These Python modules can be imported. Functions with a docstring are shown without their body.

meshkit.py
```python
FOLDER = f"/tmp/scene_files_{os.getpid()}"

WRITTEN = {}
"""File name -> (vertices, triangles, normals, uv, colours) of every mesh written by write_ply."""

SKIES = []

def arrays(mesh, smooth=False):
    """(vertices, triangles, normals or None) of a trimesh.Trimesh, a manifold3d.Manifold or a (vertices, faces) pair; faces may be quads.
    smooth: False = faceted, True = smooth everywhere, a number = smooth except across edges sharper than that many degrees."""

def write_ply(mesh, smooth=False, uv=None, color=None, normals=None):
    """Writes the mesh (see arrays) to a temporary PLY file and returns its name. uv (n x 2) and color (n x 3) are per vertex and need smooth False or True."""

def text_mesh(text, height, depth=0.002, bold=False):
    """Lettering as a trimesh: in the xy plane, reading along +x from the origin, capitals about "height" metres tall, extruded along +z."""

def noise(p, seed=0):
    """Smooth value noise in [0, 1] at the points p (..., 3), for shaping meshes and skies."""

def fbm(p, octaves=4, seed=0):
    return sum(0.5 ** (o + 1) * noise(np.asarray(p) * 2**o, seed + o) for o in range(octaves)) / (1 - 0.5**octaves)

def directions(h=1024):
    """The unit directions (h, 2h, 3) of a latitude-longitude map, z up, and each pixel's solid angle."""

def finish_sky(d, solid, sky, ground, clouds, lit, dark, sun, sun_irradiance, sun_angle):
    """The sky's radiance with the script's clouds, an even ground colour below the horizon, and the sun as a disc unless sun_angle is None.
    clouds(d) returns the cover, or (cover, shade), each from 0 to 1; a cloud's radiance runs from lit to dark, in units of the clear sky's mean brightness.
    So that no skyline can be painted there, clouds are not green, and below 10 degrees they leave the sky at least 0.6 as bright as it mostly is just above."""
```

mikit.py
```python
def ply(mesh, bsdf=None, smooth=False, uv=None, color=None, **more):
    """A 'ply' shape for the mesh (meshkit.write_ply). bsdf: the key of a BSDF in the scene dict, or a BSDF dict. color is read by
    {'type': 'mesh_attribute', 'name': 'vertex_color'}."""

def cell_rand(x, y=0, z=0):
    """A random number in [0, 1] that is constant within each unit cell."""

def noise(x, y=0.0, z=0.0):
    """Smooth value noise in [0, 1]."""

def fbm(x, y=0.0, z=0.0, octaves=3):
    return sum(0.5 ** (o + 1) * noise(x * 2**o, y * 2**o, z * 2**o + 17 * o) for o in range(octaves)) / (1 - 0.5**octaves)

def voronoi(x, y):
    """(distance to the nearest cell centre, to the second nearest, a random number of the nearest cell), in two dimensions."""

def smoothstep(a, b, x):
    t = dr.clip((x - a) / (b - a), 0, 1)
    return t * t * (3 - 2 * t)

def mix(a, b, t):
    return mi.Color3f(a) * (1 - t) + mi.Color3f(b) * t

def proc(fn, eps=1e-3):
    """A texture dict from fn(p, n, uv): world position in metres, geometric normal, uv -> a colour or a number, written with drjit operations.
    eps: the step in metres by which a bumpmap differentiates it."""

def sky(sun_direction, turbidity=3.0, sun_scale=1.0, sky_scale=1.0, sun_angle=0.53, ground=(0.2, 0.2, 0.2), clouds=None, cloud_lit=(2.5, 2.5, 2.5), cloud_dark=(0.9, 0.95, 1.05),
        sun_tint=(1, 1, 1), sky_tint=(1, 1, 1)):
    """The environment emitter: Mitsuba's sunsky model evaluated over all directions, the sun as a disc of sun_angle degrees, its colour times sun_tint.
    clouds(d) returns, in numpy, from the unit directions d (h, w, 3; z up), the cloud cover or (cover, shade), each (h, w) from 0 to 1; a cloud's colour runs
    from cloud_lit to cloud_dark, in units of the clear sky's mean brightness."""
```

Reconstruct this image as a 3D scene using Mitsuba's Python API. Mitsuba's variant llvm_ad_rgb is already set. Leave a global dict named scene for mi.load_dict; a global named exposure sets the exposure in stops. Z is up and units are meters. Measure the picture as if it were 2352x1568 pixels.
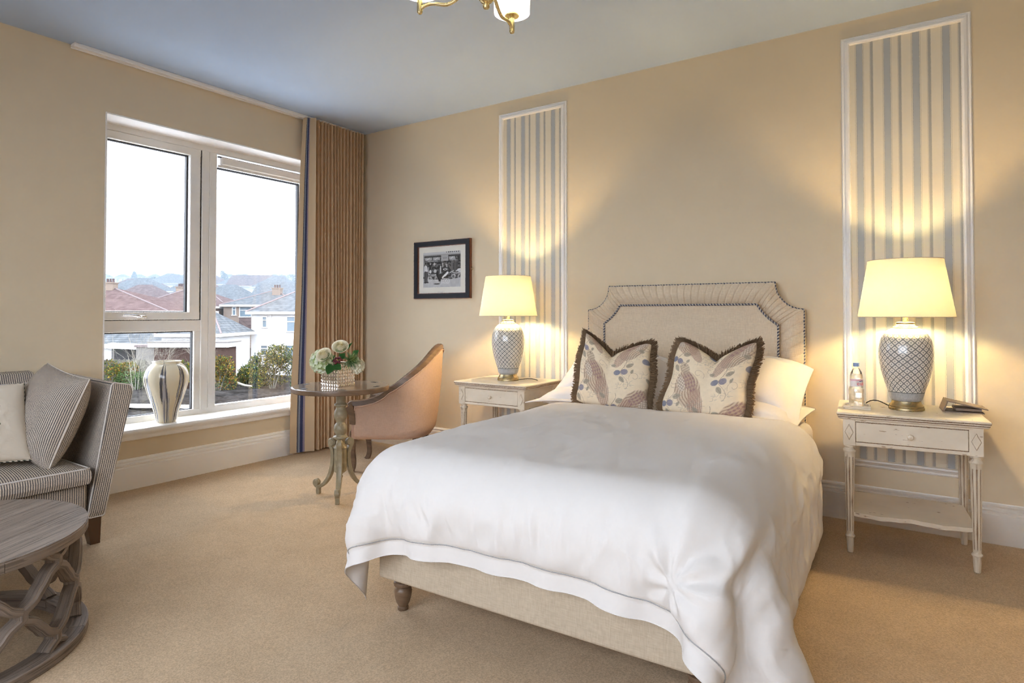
import math, random
import numpy as np, trimesh, shapely
import shapely.geometry as sg
import mitsuba as mi, drjit as dr
import mikit, meshkit
from mikit import proc, fbm, noise, cell_rand, smoothstep, mix
from scipy.ndimage import zoom, gaussian_filter
T = mi.ScalarTransform4f
PI = math.pi
rng = np.random.default_rng(7)
random.seed(7)
scene, labels = {}, {}

# ------------------------------------------------------------------ camera, sky, exposure
exposure = 0.85
CAM = np.array([4.5441, -4.1093, 1.2])
FWD = np.array([-0.56092, 0.82766, 0.01867])
scene['camera'] = {'type': 'perspective', 'fov': 79.36, 'fov_axis': 'x', 'near_clip': 0.05, 'far_clip': 3000.0,
                   'principal_point_offset_y': 0.0577,
                   'to_world': T().look_at(origin=CAM.tolist(), target=(CAM + FWD).tolist(), up=[0, 0, 1])}
SKY = 350.0
scene['sky'] = mikit.sky([-0.35, -0.5, 0.75], turbidity=6.0, sun_scale=0.0, sky_scale=0.1 * SKY, sun_angle=None, ground=(0.25, 0.25, 0.26),
                         clouds=lambda d: (np.ones(d.shape[:2]), 0.0 * d[..., 2]), cloud_lit=(0.87, 0.95, 1.08), cloud_dark=(0.87, 0.95, 1.08))

# ------------------------------------------------------------------ helpers
def numbered(name):
    if name not in scene and name not in labels and not any(k.startswith(name + '__') for k in scene): return name
    i = 1
    while True:
        k = f'{name}_{i:03d}'
        if k not in scene and k not in labels: return k
        i += 1
def put(key, mesh, mat, smooth=False, uv=None, color=None, label=None, kind=None, **more):
    key = numbered(key)
    scene[key] = mikit.ply(mesh, mat, smooth=smooth, uv=uv, color=color, **more)
    if label or kind: labels[key] = {k: v for k, v in (('label', label), ('kind', kind)) if v}
    return key
def thing(name, label, cat, group=None, kind=None):
    key = numbered(name)
    labels[key] = {'label': label, 'category': cat}
    if group: labels[key]['group'] = group
    if kind: labels[key] = {'label': label, 'kind': kind}
    return key
def tag(key, label, cat=None, group=None, kind=None):
    labels[key] = {'label': label}
    if cat: labels[key]['category'] = cat
    if group: labels[key]['group'] = group
    if kind: labels[key]['kind'] = kind
    return key
def cat(*ms): return trimesh.util.concatenate([m for m in ms if m is not None])
def TM(v, f): return trimesh.Trimesh(np.asarray(v, float), np.asarray(f, int), process=False)
def rotz(a):
    m = np.eye(4); c, s = math.cos(a), math.sin(a); m[:2, :2] = [[c, -s], [s, c]]; return m
def rot(axis, a): return trimesh.transformations.rotation_matrix(a, axis)
def shift(x, y, z):
    m = np.eye(4); m[:3, 3] = [x, y, z]; return m
def tf(mesh, *ms):
    m = mesh.copy()
    for k in ms: m.apply_transform(k)
    return m
def hull(pts): return trimesh.convex.convex_hull(np.asarray(pts, float))
def box(x0, x1, y0, y1, z0, z1, b=0.0):
    """a box, its edges chamfered by b"""
    if b <= 0:
        m = trimesh.creation.box((x1 - x0, y1 - y0, z1 - z0)); m.apply_translation(((x0 + x1) / 2, (y0 + y1) / 2, (z0 + z1) / 2)); return m
    pts = []
    for x, sx in ((x0, 1), (x1, -1)):
        for y, sy in ((y0, 1), (y1, -1)):
            for z, sz in ((z0, 1), (z1, -1)):
                pts += [(x, y + sy * b, z + sz * b), (x + sx * b, y, z + sz * b), (x + sx * b, y + sy * b, z)]
    return hull(pts)
def soft(x0, x1, y0, y1, z0, z1, r):
    """a box with round edges"""
    s = trimesh.creation.icosphere(2, r).vertices
    return hull(np.vstack([s + np.array(c) for c in [(x, y, z) for x in (x0 + r, x1 - r) for y in (y0 + r, y1 - r) for z in (z0 + r, z1 - r)]]))
def grid(P, closed_u=False, closed_v=False):
    """faces of an (nu, nv, 3) lattice"""
    nu, nv = P.shape[:2]
    i, j = np.meshgrid(np.arange(nu if closed_u else nu - 1), np.arange(nv if closed_v else nv - 1), indexing='ij')
    a = (i * nv + j).ravel(); b = (((i + 1) % nu) * nv + j).ravel(); c = (((i + 1) % nu) * nv + (j + 1) % nv).ravel(); d = (i * nv + (j + 1) % nv).ravel()
    return TM(P.reshape(-1, 3), np.vstack([np.stack([a, b, c], 1), np.stack([a, c, d], 1)]))
def lathe(prof, n=40, r_fn=None, caps=True):
    """(r, z) profile turned about z; r_fn(theta, z) scales the radius"""
    prof = np.asarray(prof, float)
    th = np.linspace(0, 2 * PI, n, endpoint=False)
    R = np.repeat(prof[None, :, 0], n, 0)
    if r_fn is not None: R = R * r_fn(th[:, None], prof[None, :, 1])
    P = np.stack([R * np.cos(th)[:, None], R * np.sin(th)[:, None], np.repeat(prof[None, :, 1], n, 0)], -1)
    m = grid(P, closed_u=True)
    if caps:
        v, f = list(m.vertices), [m.faces]
        k = len(prof)
        for end, flip in ((0, True), (k - 1, False)):
            c = len(v); v.append([0, 0, prof[end, 1]])
            i = np.arange(n); tri = np.stack([i * k + end, ((i + 1) % n) * k + end, np.full(n, c)], 1)
            f.append(tri[:, ::-1] if flip else tri)
        m = TM(np.array(v), np.vstack(f))
    return m
def resample(p, n):
    p = np.asarray(p, float); d = np.r_[0, np.cumsum(np.linalg.norm(np.diff(p, axis=0), axis=1))]
    t = np.linspace(0, d[-1], n)
    return np.stack([np.interp(t, d, p[:, k]) for k in range(p.shape[1])], 1)
def spline(p, n=40, closed=False):
    from scipy.interpolate import CubicSpline
    p = np.asarray(p, float)
    if closed: p = np.vstack([p, p[:1]])
    d = np.r_[0, np.cumsum(np.linalg.norm(np.diff(p, axis=0), axis=1) + 1e-9)]
    return CubicSpline(d, p, bc_type='periodic' if closed else 'not-a-knot' if len(p) > 3 else 'natural')(np.linspace(0, d[-1], n))
def frames(p, closed=False):
    t = np.gradient(p, axis=0) if not closed else np.roll(p, -1, 0) - np.roll(p, 1, 0)
    t /= np.linalg.norm(t, axis=1, keepdims=True) + 1e-12
    a = np.zeros_like(p)
    a0 = np.cross(t[0], [0, 0, 1.0] if abs(t[0][2]) < 0.9 else [1.0, 0, 0]); a0 /= np.linalg.norm(a0)
    for i in range(len(p)):
        a0 = a0 - t[i] * (a0 @ t[i]); a0 /= np.linalg.norm(a0) + 1e-12; a[i] = a0
    return t, a, np.cross(t, a)
def tube(p, r, n=10, closed=False, caps=True, section=None, up=None):
    """a swept round (or polygon 'section', (k, 2)) tube; up fixes the section's second axis"""
    p = np.asarray(p, float); t, a, b = frames(p, closed)
    if up is not None:
        u = np.broadcast_to(np.asarray(up, float), p.shape)
        a = np.cross(t, u); a /= np.linalg.norm(a, axis=1, keepdims=True) + 1e-12; b = np.cross(a, t) * -1; b = np.cross(t, a); b = np.where((b * u).sum(1, keepdims=True) < 0, -b, b)
    if section is None:
        th = np.arange(n) * 2 * PI / n; section = np.stack([np.cos(th), np.sin(th)], 1)
    section = np.asarray(section, float); n = len(section)
    r = np.broadcast_to(np.asarray(r, float), (len(p),))
    P = p[:, None] + r[:, None, None] * (section[None, :, :1] * a[:, None] + section[None, :, 1:] * b[:, None])
    m = grid(P, closed_u=closed, closed_v=True)
    if caps and not closed:
        v = np.vstack([m.vertices, p[0], p[-1]]); k = len(m.vertices); i = np.arange(n); e = (len(p) - 1) * n
        m = TM(v, np.vstack([m.faces, np.stack([i, (i + 1) % n, np.full(n, k)], 1), np.stack([e + (i + 1) % n, e + i, np.full(n, k + 1)], 1)]))
    m.fix_normals()
    return m
def extrude(poly, h, chamfer=0.0):
    ms = [trimesh.creation.extrude_polygon(g, h, engine='earcut') for g in getattr(poly, 'geoms', [poly])]
    return cat(*ms)
def prism(profile, p0, p1, up=(0, 0, 1)):
    """a straight moulding: the (out, up) profile carried from p0 to p1; 'out' is to the left of the run seen from above"""
    p0, p1, up = (np.asarray(q, float) for q in (p0, p1, up))
    d = p1 - p0; d /= np.linalg.norm(d); out = np.cross(up, d)
    pr = np.asarray(profile, float)
    ring = [p + pr[:, :1] * out + pr[:, 1:] * up for p in (p0, p1)]
    tri = trimesh.creation.triangulate_polygon(sg.Polygon(pr), engine='earcut')
    tv, tfc = tri
    k = len(pr); i = np.arange(k)
    side = np.vstack([np.stack([i, (i + 1) % k, k + (i + 1) % k], 1), np.stack([i, k + (i + 1) % k, k + i], 1)])
    caps = [p + tv[:, :1] * out + tv[:, 1:] * up for p in (p0, p1)]
    m = TM(np.vstack(ring + caps), np.vstack([side, tfc[:, ::-1] + 2 * k, tfc + 2 * k + len(tv)]))
    m.merge_vertices(); m.fix_normals(); return m
def blob(sub, r, amp, freq, seed, sc=(1, 1, 1)):
    m = trimesh.creation.icosphere(sub, 1.0); v = m.vertices
    k = 1 + amp * (meshkit.fbm(v * freq + 10 * seed + 50, 3, seed) - 0.5) * 2
    m.vertices = v * k[:, None] * r * np.array(sc); return m
def cord(path, r, pitch, c0, c1, closed=False, step=0.003, n=8):
    """a two-coloured twisted cord: (mesh, vertex colours)"""
    L = np.linalg.norm(np.diff(path, axis=0), axis=1).sum()
    p = resample(path, max(8, int(L / step)))
    t, a, b = frames(p)
    s = np.arange(len(p)) * L / (len(p) - 1); th = np.arange(n) * 2 * PI / n
    ph = (th[None] - 2 * PI * s[:, None] / pitch)
    R = r * (1 + 0.13 * np.cos(2 * ph))
    P = p[:, None] + R[..., None] * (np.cos(th)[None, :, None] * a[:, None] + np.sin(th)[None, :, None] * b[:, None])
    w = (np.cos(ph) > 0)[..., None]
    return grid(P, closed_v=True), np.where(w, np.array(c0), np.array(c1)).reshape(-1, 3)

# ------------------------------------------------------------------ materials
def rgb(*c): return {'type': 'rgb', 'value': [float(x) for x in (c if len(c) == 3 else c * 3)]}
VC = {'type': 'mesh_attribute', 'name': 'vertex_color'}
def two(b): return {'type': 'twosided', 'bsdf': b}
def prin(color, rough=0.5, **k):
    c = rgb(*color) if isinstance(color, (tuple, list)) else color
    return two({'type': 'principled', 'base_color': c, 'roughness': rough, 'specular': k.pop('spec', 0.4), **k})
def matte(color): return two({'type': 'diffuse', 'reflectance': rgb(*color) if isinstance(color, (tuple, list)) else color})
def bump(b, fn, eps=1e-3, scale=1.0): return {'type': 'bumpmap', 'arbitrary': proc(fn, eps), 'scale': scale, 'bsdf': b}
M = scene
M['paint_wall'] = matte((0.70, 0.59, 0.425))
M['ceiling_sky_tint'] = matte((0.48, 0.58, 0.73))  # white ceiling with the blue cast of daylight put into its even colour
M['white_gloss'] = prin((0.90, 0.88, 0.84), 0.28)
M['white_satin'] = prin((0.85, 0.83, 0.80), 0.4)
M['upvc'] = prin((0.82, 0.80, 0.76), 0.25)
M['black_rubber'] = prin((0.02, 0.02, 0.022), 0.5)
M['vertex_matte'] = matte(VC)
M['vertex_gloss'] = prin(VC, 0.22, spec=0.5)
M['vertex_glaze'] = prin(VC, 0.12, spec=0.5, clearcoat=0.6, clearcoat_gloss=0.9)
def carpet_c(p, n, uv):
    g = fbm(p.x * 260, p.y * 260, 0, 2); h = fbm(p.x * 9, p.y * 9, 3, 3)
    return mix((0.385, 0.28, 0.178), (0.64, 0.485, 0.325), dr.clip(g * 0.9 + (h - 0.5) * 0.25, 0, 1))
M['carpet'] = bump(matte(proc(carpet_c)), lambda p, n, uv: 0.0014 * fbm(p.x * 240, p.y * 240, 0, 2), 1.5e-3)
def linen_c(p, n, uv):
    a = noise(p.x * 420 + p.y * 300, p.z * 60) ; b = noise(p.x * 50 + p.y * 40, p.z * 500)
    return mix((0.56, 0.455, 0.33), (0.70, 0.585, 0.44), 0.5 * (a + b))
M['linen_beige'] = matte(proc(linen_c))
def pink_c(p, n, uv):
    a = noise(p.x * 300, p.z * 60 , p.y * 300); b = noise(p.x * 60, p.z * 400, p.y * 60)
    return mix((0.50, 0.345, 0.26), (0.60, 0.43, 0.335), 0.5 * (a + b))
M['linen_pink'] = matte(proc(pink_c))
M['linen_shaded'] = matte(proc(lambda p, n, uv: linen_c(p, n, uv) * 0.80))  # same linen darkened: shade on the bed base put into the colour
M['linen_pale'] = matte((0.66, 0.62, 0.58))
M['cotton_white'] = matte((0.74, 0.70, 0.665))
M['cotton_duvet'] = bump(matte((0.72, 0.685, 0.65)), lambda p, n, uv: 0.0035 * fbm(uv.x * 9 + 0.6 * fbm(uv.x * 3, uv.y * 3), uv.y * 7, 0, 3), 4e-3)
def ticking_c(p, n, uv):
    f = uv.x / 0.0100; f = dr.abs(f - dr.floor(f) - 0.5) * 2
    return mix((0.56, 0.475, 0.385), (0.115, 0.105, 0.105), smoothstep(0.46, 0.62, f)) * (0.85 + 0.3 * noise(uv.x * 700, uv.y * 700))
M['ticking'] = matte(proc(ticking_c))
def oak_grey_c(p, n, uv):
    g = fbm(uv.x * 7, uv.y * 160, 1, 3); h = fbm(uv.x * 2.5, uv.y * 22, 5, 3)
    c = mix((0.13, 0.10, 0.078), (0.27, 0.22, 0.18), dr.clip(g * 0.7 + (h - 0.5) * 0.7 + 0.15, 0, 1))
    return c * (1 - 0.35 * smoothstep(0.68, 0.74, noise(uv.x * 9, uv.y * 240, 9)))
M['oak_grey'] = prin(proc(oak_grey_c), 0.6, spec=0.3)
def walnut_c(p, n, uv):
    g = fbm(p.x * 14 + p.z * 40, p.y * 14 + p.z * 40, p.z * 9, 3)
    return mix((0.075, 0.045, 0.026), (0.21, 0.135, 0.082), g)
M['walnut'] = prin(proc(walnut_c), 0.35, spec=0.4)
def olive_c(p, n, uv):
    g = fbm(p.x * 30, p.y * 30, p.z * 30, 3); w = smoothstep(0.60, 0.68, fbm(p.x * 55, p.y * 55, p.z * 40, 2))
    return mix(mix((0.20, 0.165, 0.10), (0.30, 0.255, 0.165), g), (0.36, 0.31, 0.22), w * 0.35)
M['paint_olive'] = prin(proc(olive_c), 0.4, spec=0.4)
def cream_c(p, n, uv):
    g = fbm(p.x * 9, p.y * 9, p.z * 14, 3); w = smoothstep(0.72, 0.80, fbm(p.x * 30, p.y * 30, p.z * 90, 3))
    return mix(mix((0.60, 0.52, 0.40), (0.72, 0.64, 0.52), g), (0.30, 0.20, 0.12), w * 0.75)
M['paint_cream'] = prin(proc(cream_c), 0.42, spec=0.35)
M['wear_brown'] = matte((0.17, 0.10, 0.06))
M['brass'] = two({'type': 'roughconductor', 'material': 'Cu', 'specular_reflectance': rgb(0.84, 1.0, 0.60), 'alpha': 0.16})
M['brass_dark'] = two({'type': 'roughconductor', 'material': 'Cu', 'specular_reflectance': rgb(0.52, 0.64, 0.45), 'alpha': 0.18})
M['chrome'] = two({'type': 'roughconductor', 'material': 'Al', 'alpha': 0.08})
M['mirror_silver'] = two({'type': 'roughconductor', 'material': 'Al', 'specular_reflectance': rgb(0.95, 0.88, 0.80), 'alpha': 0.04})
M['lamp_cotton'] = {'type': 'principledthin', 'base_color': rgb(0.92, 0.77, 0.53), 'roughness': 0.9, 'spec_trans': 0.0, 'diff_trans': 0.165, 'eta': 1.2}
M['lamp_card'] = {'type': 'principledthin', 'base_color': rgb(0.93, 0.88, 0.76), 'roughness': 0.9, 'spec_trans': 0.0, 'diff_trans': 0.55, 'eta': 1.2}
M['cable_black'] = prin((0.015, 0.013, 0.012), 0.4)
M['pane'] = {'type': 'thindielectric', 'int_ior': 1.5}
M['picture_glass'] = {'type': 'thindielectric', 'int_ior': 1.06}
M['bottle_pet'] = {'type': 'thindielectric', 'int_ior': 1.45}
M['water'] = {'type': 'dielectric', 'int_ior': 1.33, 'ext_ior': 1.0}
M['leaf'] = {'type': 'principledthin', 'base_color': VC, 'roughness': 0.5, 'diff_trans': 0.6, 'eta': 1.3}
M['curtain_cloth'] = matte((0.64, 0.46, 0.28))
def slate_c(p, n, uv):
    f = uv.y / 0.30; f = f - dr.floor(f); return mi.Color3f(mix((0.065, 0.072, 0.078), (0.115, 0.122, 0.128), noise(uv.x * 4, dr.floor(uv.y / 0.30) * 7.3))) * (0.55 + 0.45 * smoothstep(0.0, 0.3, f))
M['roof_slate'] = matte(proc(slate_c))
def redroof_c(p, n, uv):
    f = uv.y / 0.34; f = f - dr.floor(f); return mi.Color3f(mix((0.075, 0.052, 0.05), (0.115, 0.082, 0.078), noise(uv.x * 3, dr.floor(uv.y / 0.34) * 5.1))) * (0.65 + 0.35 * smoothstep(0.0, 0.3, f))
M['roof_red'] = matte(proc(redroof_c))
def mud_c(p, n, uv):
    return mix((0.013, 0.012, 0.011), (0.034, 0.031, 0.029), smoothstep(0.3, 0.7, 0.5 * fbm(p.x * 0.8, p.y * 0.8, p.z, 3) + 0.5 * fbm(p.x * 5, p.y * 5, p.z, 3)))
M['mud'] = matte(proc(mud_c))
# ------------------------------------------------------------------ the room
CEIL, RX, RY = 2.925, 6.3, -5.4            # ceiling height, right wall, front wall (behind the camera)
def struct(name, mesh, mat, label, smooth=False, **k):
    return tag(put(name, mesh, mat, smooth, **k), label, kind='structure')
struct('floor', box(-0.02, RX, RY, 0.0, -0.12, 0.0), 'carpet', 'beige cut pile fitted carpet over the whole bedroom floor')
struct('ceiling', box(-0.4, RX + 0.2, RY - 0.2, 0.2, CEIL, CEIL + 0.15), 'ceiling_sky_tint', 'plain flat ceiling, the blue of the window light put into its whole colour')
struct('wall_back', box(-0.4, RX + 0.2, 0.0, 0.2, -0.1, CEIL), 'paint_wall', 'beige painted wall behind the bed with two wallpaper panels')
struct('wall_right', box(RX, RX + 0.2, RY, 0.0, -0.1, CEIL), 'paint_wall', 'beige painted wall on the far right side out of view')
WY0, WY1, WZ0, WZ1, RV = -2.24, -0.46, 0.365, 2.547, 0.22       # window opening and depth of its reveal
def holed(x0, x1, ya, yb, holes):
    import manifold3d as m3
    def mb(a, b, c, d, e, f): return m3.Manifold.cube([b - a, d - c, f - e]).translate([a, c, e])
    m = mb(x0, x1, ya, yb, -0.1, CEIL)
    for (a, b, c, d) in holes: m = m - mb(x0 - 1, x1 + 1, a, b, c, d)
    g = m.to_mesh(); return TM(g.vert_properties[:, :3], g.tri_verts)
struct('wall_left', holed(-0.36, 0.0, RY, 0.0, [(WY0, WY1, WZ0, WZ1)]), 'paint_wall', 'beige painted window wall with white reveal around the tall window')
import manifold3d as m3
FX0, FX1, FZ0, FZ1 = 1.5, 5.1, 0.75, 2.75            # unseen window behind the viewer, added for frontal fill light
wf = m3.Manifold.cube([RX + 0.6, 0.2, CEIL + 0.1]).translate([-0.4, RY - 0.2, -0.1]) - m3.Manifold.cube([FX1 - FX0, 1.0, FZ1 - FZ0]).translate([FX0, RY - 0.5, FZ0])
wf = wf.to_mesh(); struct('wall_front', TM(wf.vert_properties[:, :3], wf.tri_verts), 'paint_wall', 'beige painted wall with added fill window behind the viewer, out of view')
labels['window_2'] = {'label': 'added window in the wall behind the viewer for fill light, out of view', 'kind': 'structure'}
for i in range(3):
    x_ = FX0 + (FX1 - FX0 - 0.07) * i / 2; put('window_2__mullion', box(x_, x_ + 0.07, RY - 0.13, RY - 0.06, FZ0, FZ1, 0.004), 'upvc')
for z_ in (FZ0, FZ1 - 0.07): put('window_2__rail', box(FX0, FX1, RY - 0.13, RY - 0.06, z_, z_ + 0.07, 0.004), 'upvc')
for i in range(2):
    x_ = FX0 + (FX1 - FX0 - 0.07) * i / 2; x2 = x_ + (FX1 - FX0 - 0.07) / 2 + 0.07; put('window_2__pane', TM([(x_, RY - 0.095, FZ0), (x2, RY - 0.095, FZ0), (x2, RY - 0.095, FZ1), (x_, RY - 0.095, FZ1)], [[0, 1, 2], [0, 2, 3]]), 'pane')
M['bounce_pale'] = matte((0.7, 0.72, 0.74))  # for the added, unseen roof that reflects sky light onto the ceiling
struct('added_bounce_roof', box(-3.9, -0.45, -7.0, 1.5, -0.75, -0.55), 'bounce_pale', 'added pale flat roof below the window bouncing sky light up, out of view')
# skirting boards
SK = [(0, 0), (0.020, 0), (0.020, 0.150), (0.013, 0.156), (0.013, 0.163), (0.019, 0.168), (0.019, 0.176), (0.011, 0.182), (0.011, 0.188), (0.014, 0.196), (0.008, 0.205), (0.006, 0.210), (0, 0.210)]
struct('baseboard_back', prism(SK, (RX, 0, 0), (0, 0, 0)), 'white_gloss', 'tall white moulded skirting board along the bed wall')
struct('baseboard_left', prism(SK, (0, 0, 0), (0, RY, 0)), 'white_gloss', 'tall white moulded skirting board under the window')
struct('baseboard_right', prism(SK, (RX, RY, 0), (RX, 0, 0)), 'white_gloss', 'tall white skirting board on the right wall out of view')

# plaster lining of the reveal (lighter, painted white), frame, sashes, panes
def window(name, y0, y1, full, label):
    w = tag(put(name + '__lining', cat(box(-RV, 0.001, y0 - 0.001, y0 + 0.008, WZ0, WZ1), box(-RV, 0.001, y1 - 0.008, y1 + 0.001, WZ0, WZ1), box(-RV, 0.001, y0, y1, WZ1 - 0.008, WZ1 + 0.001)), 'white_satin'), 'white painted reveal') and name
    labels[name] = {'label': label, 'kind': 'structure'}
    xf, xb = -RV, -RV - 0.07
    # sill board with a round nose and the apron moulding under it
    nose = [(0.0, 0.370), (0.262, 0.370), (0.272, 0.374), (0.279, 0.383), (0.281, 0.391), (0.279, 0.399), (0.272, 0.408), (0.262, 0.411), (0.0, 0.411)]
    s = prism([(-0.23 + a, z) for a, z in nose], (0, y1 + 0.05, 0), (0, y0 - 0.07, 0))
    apron = prism([(0.0, 0.335), (0.022, 0.335), (0.026, 0.342), (0.028, 0.360), (0.034, 0.370), (0.0, 0.370)], (0, y1 + 0.03, 0), (0, y0 - 0.05, 0))
    put(name + '__sill', cat(s, apron), 'white_gloss', 20, label='white window board with rounded nose')
    ym = y0 + 0.845                                   # centre of the mullion
    zb = 0.411
    c = 0.004
    fr = [box(xb, xf, y0 - 0.02, y1 + 0.02, WZ1 - 0.055, WZ1 + 0.01, c), box(xb, xf, y0 - 0.02, y1 + 0.02, zb - 0.02, zb + 0.045, c),
          box(xb, xf, y0 - 0.03, y0 + 0.045, zb, WZ1, c), box(xb, xf, y1 - 0.075, y1 + 0.03, zb, WZ1, c)]
    put(name + '__frame', cat(*fr), 'upvc')
    put(name + '__mullion', cat(box(xb, xf + 0.004, ym - 0.062, ym - 0.002, zb + 0.03, WZ1 - 0.05, c), box(xb, xf, ym + 0.002, ym + 0.064, zb + 0.03, WZ1 - 0.05, c)), 'upvc', label='white double mullion between the two lights')
    put(name + '__transom', box(xb, xf, y0 + 0.03, ym - 0.05, 1.064, 1.150, c), 'upvc', label='white transom under the opening light')
    sh = [box(xb, xf + 0.012, y0 + 0.04, ym - 0.076, 2.434, 2.490, c), box(xb, xf + 0.012, y0 + 0.04, ym - 0.076, 1.154, 1.212, c),
          box(xb, xf + 0.012, y0 + 0.036, y0 + 0.10, 1.156, 2.488, c), box(xb, xf + 0.012, ym - 0.160, ym - 0.078, 1.156, 2.488, c)]
    put(name + '__sash', cat(*sh), 'upvc', label='white opening top sash')
    put(name + '__sash__seal', cat(box(xb + 0.02, xf - 0.004, y0 + 0.03, ym - 0.06, 1.149, 1.156), box(xb + 0.02, xf - 0.006, ym - 0.080, ym - 0.060, 1.15, 2.49), box(xb + 0.02, xf - 0.006, y0 + 0.03, ym - 0.06, 2.488, 2.494)), 'black_rubber', label='black rubber seal')
    h0 = ym - 0.52
    hd = cat(tube(spline([(xf + 0.012, h0, 1.178), (xf + 0.035, h0, 1.180), (xf + 0.048, h0 - 0.02, 1.183), (xf + 0.050, h0 - 0.07, 1.188), (xf + 0.047, h0 - 0.13, 1.190)], 20), np.linspace(0.009, 0.006, 20), 8),
             box(xf + 0.01, xf + 0.022, h0 - 0.02, h0 + 0.045, 1.168, 1.188, 0.003))
    put(name + '__sash__handle', hd, 'chrome', 30, label='chrome window handle')
    pan = [(y0 + 0.09, ym - 0.160, 1.212, 2.434), (y0 + 0.045, ym - 0.105, 0.456, 1.064), (ym + 0.064, y1 - 0.075, 0.456, 2.386)]
    bead = [box(xb + 0.01, xf - 0.004, ym - 0.112, ym - 0.058, 0.45, 1.07, c), box(xb + 0.01, xf - 0.004, ym + 0.058, y1 - 0.07, 0.45, 0.466, c)]
    put(name + '__glazing_bead', cat(*bead), 'upvc')
    for (a, b, za, zc) in pan:
        for xx in (xf - 0.030,):
            put(name + '__pane', TM([(xx, a - .01, za - .01), (xx, b + .01, za - .01), (xx, b + .01, zc + .01), (xx, a - .01, zc + .01)], [[0, 1, 2], [0, 2, 3]]), 'pane')
        t = 0.012
        put(name + '__spacer', cat(box(xf - 0.052, xf - 0.024, a - .003, a + t, za, zc), box(xf - 0.052, xf - 0.024, b - t, b + .003, za, zc), box(xf - 0.052, xf - 0.024, a, b, zc - 0.008, zc + .003), box(xf - 0.052, xf - 0.024, a, b, za - .003, za + 0.004)), 'black_rubber', label='black glazing spacer')
    put(name + '__trickle_vent', cat(box(xf - 0.01, xf + 0.030, ym + 0.085, y1 - 0.085, 2.405, 2.468, 0.008), box(xf - 0.01, xf + 0.012, ym + 0.07, y1 - 0.072, 2.386, 2.404, 0.002)), 'upvc', label='white trickle vent along the top')
    put(name + '__vent_seal', box(xf - 0.02, xf + 0.008, ym + 0.070, y1 - 0.075, 2.468, 2.474), 'black_rubber', label='black seal above the vent')
window('window_1', WY0, WY1, True, 'tall white framed window with two lights overlooking rooftops')

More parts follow.
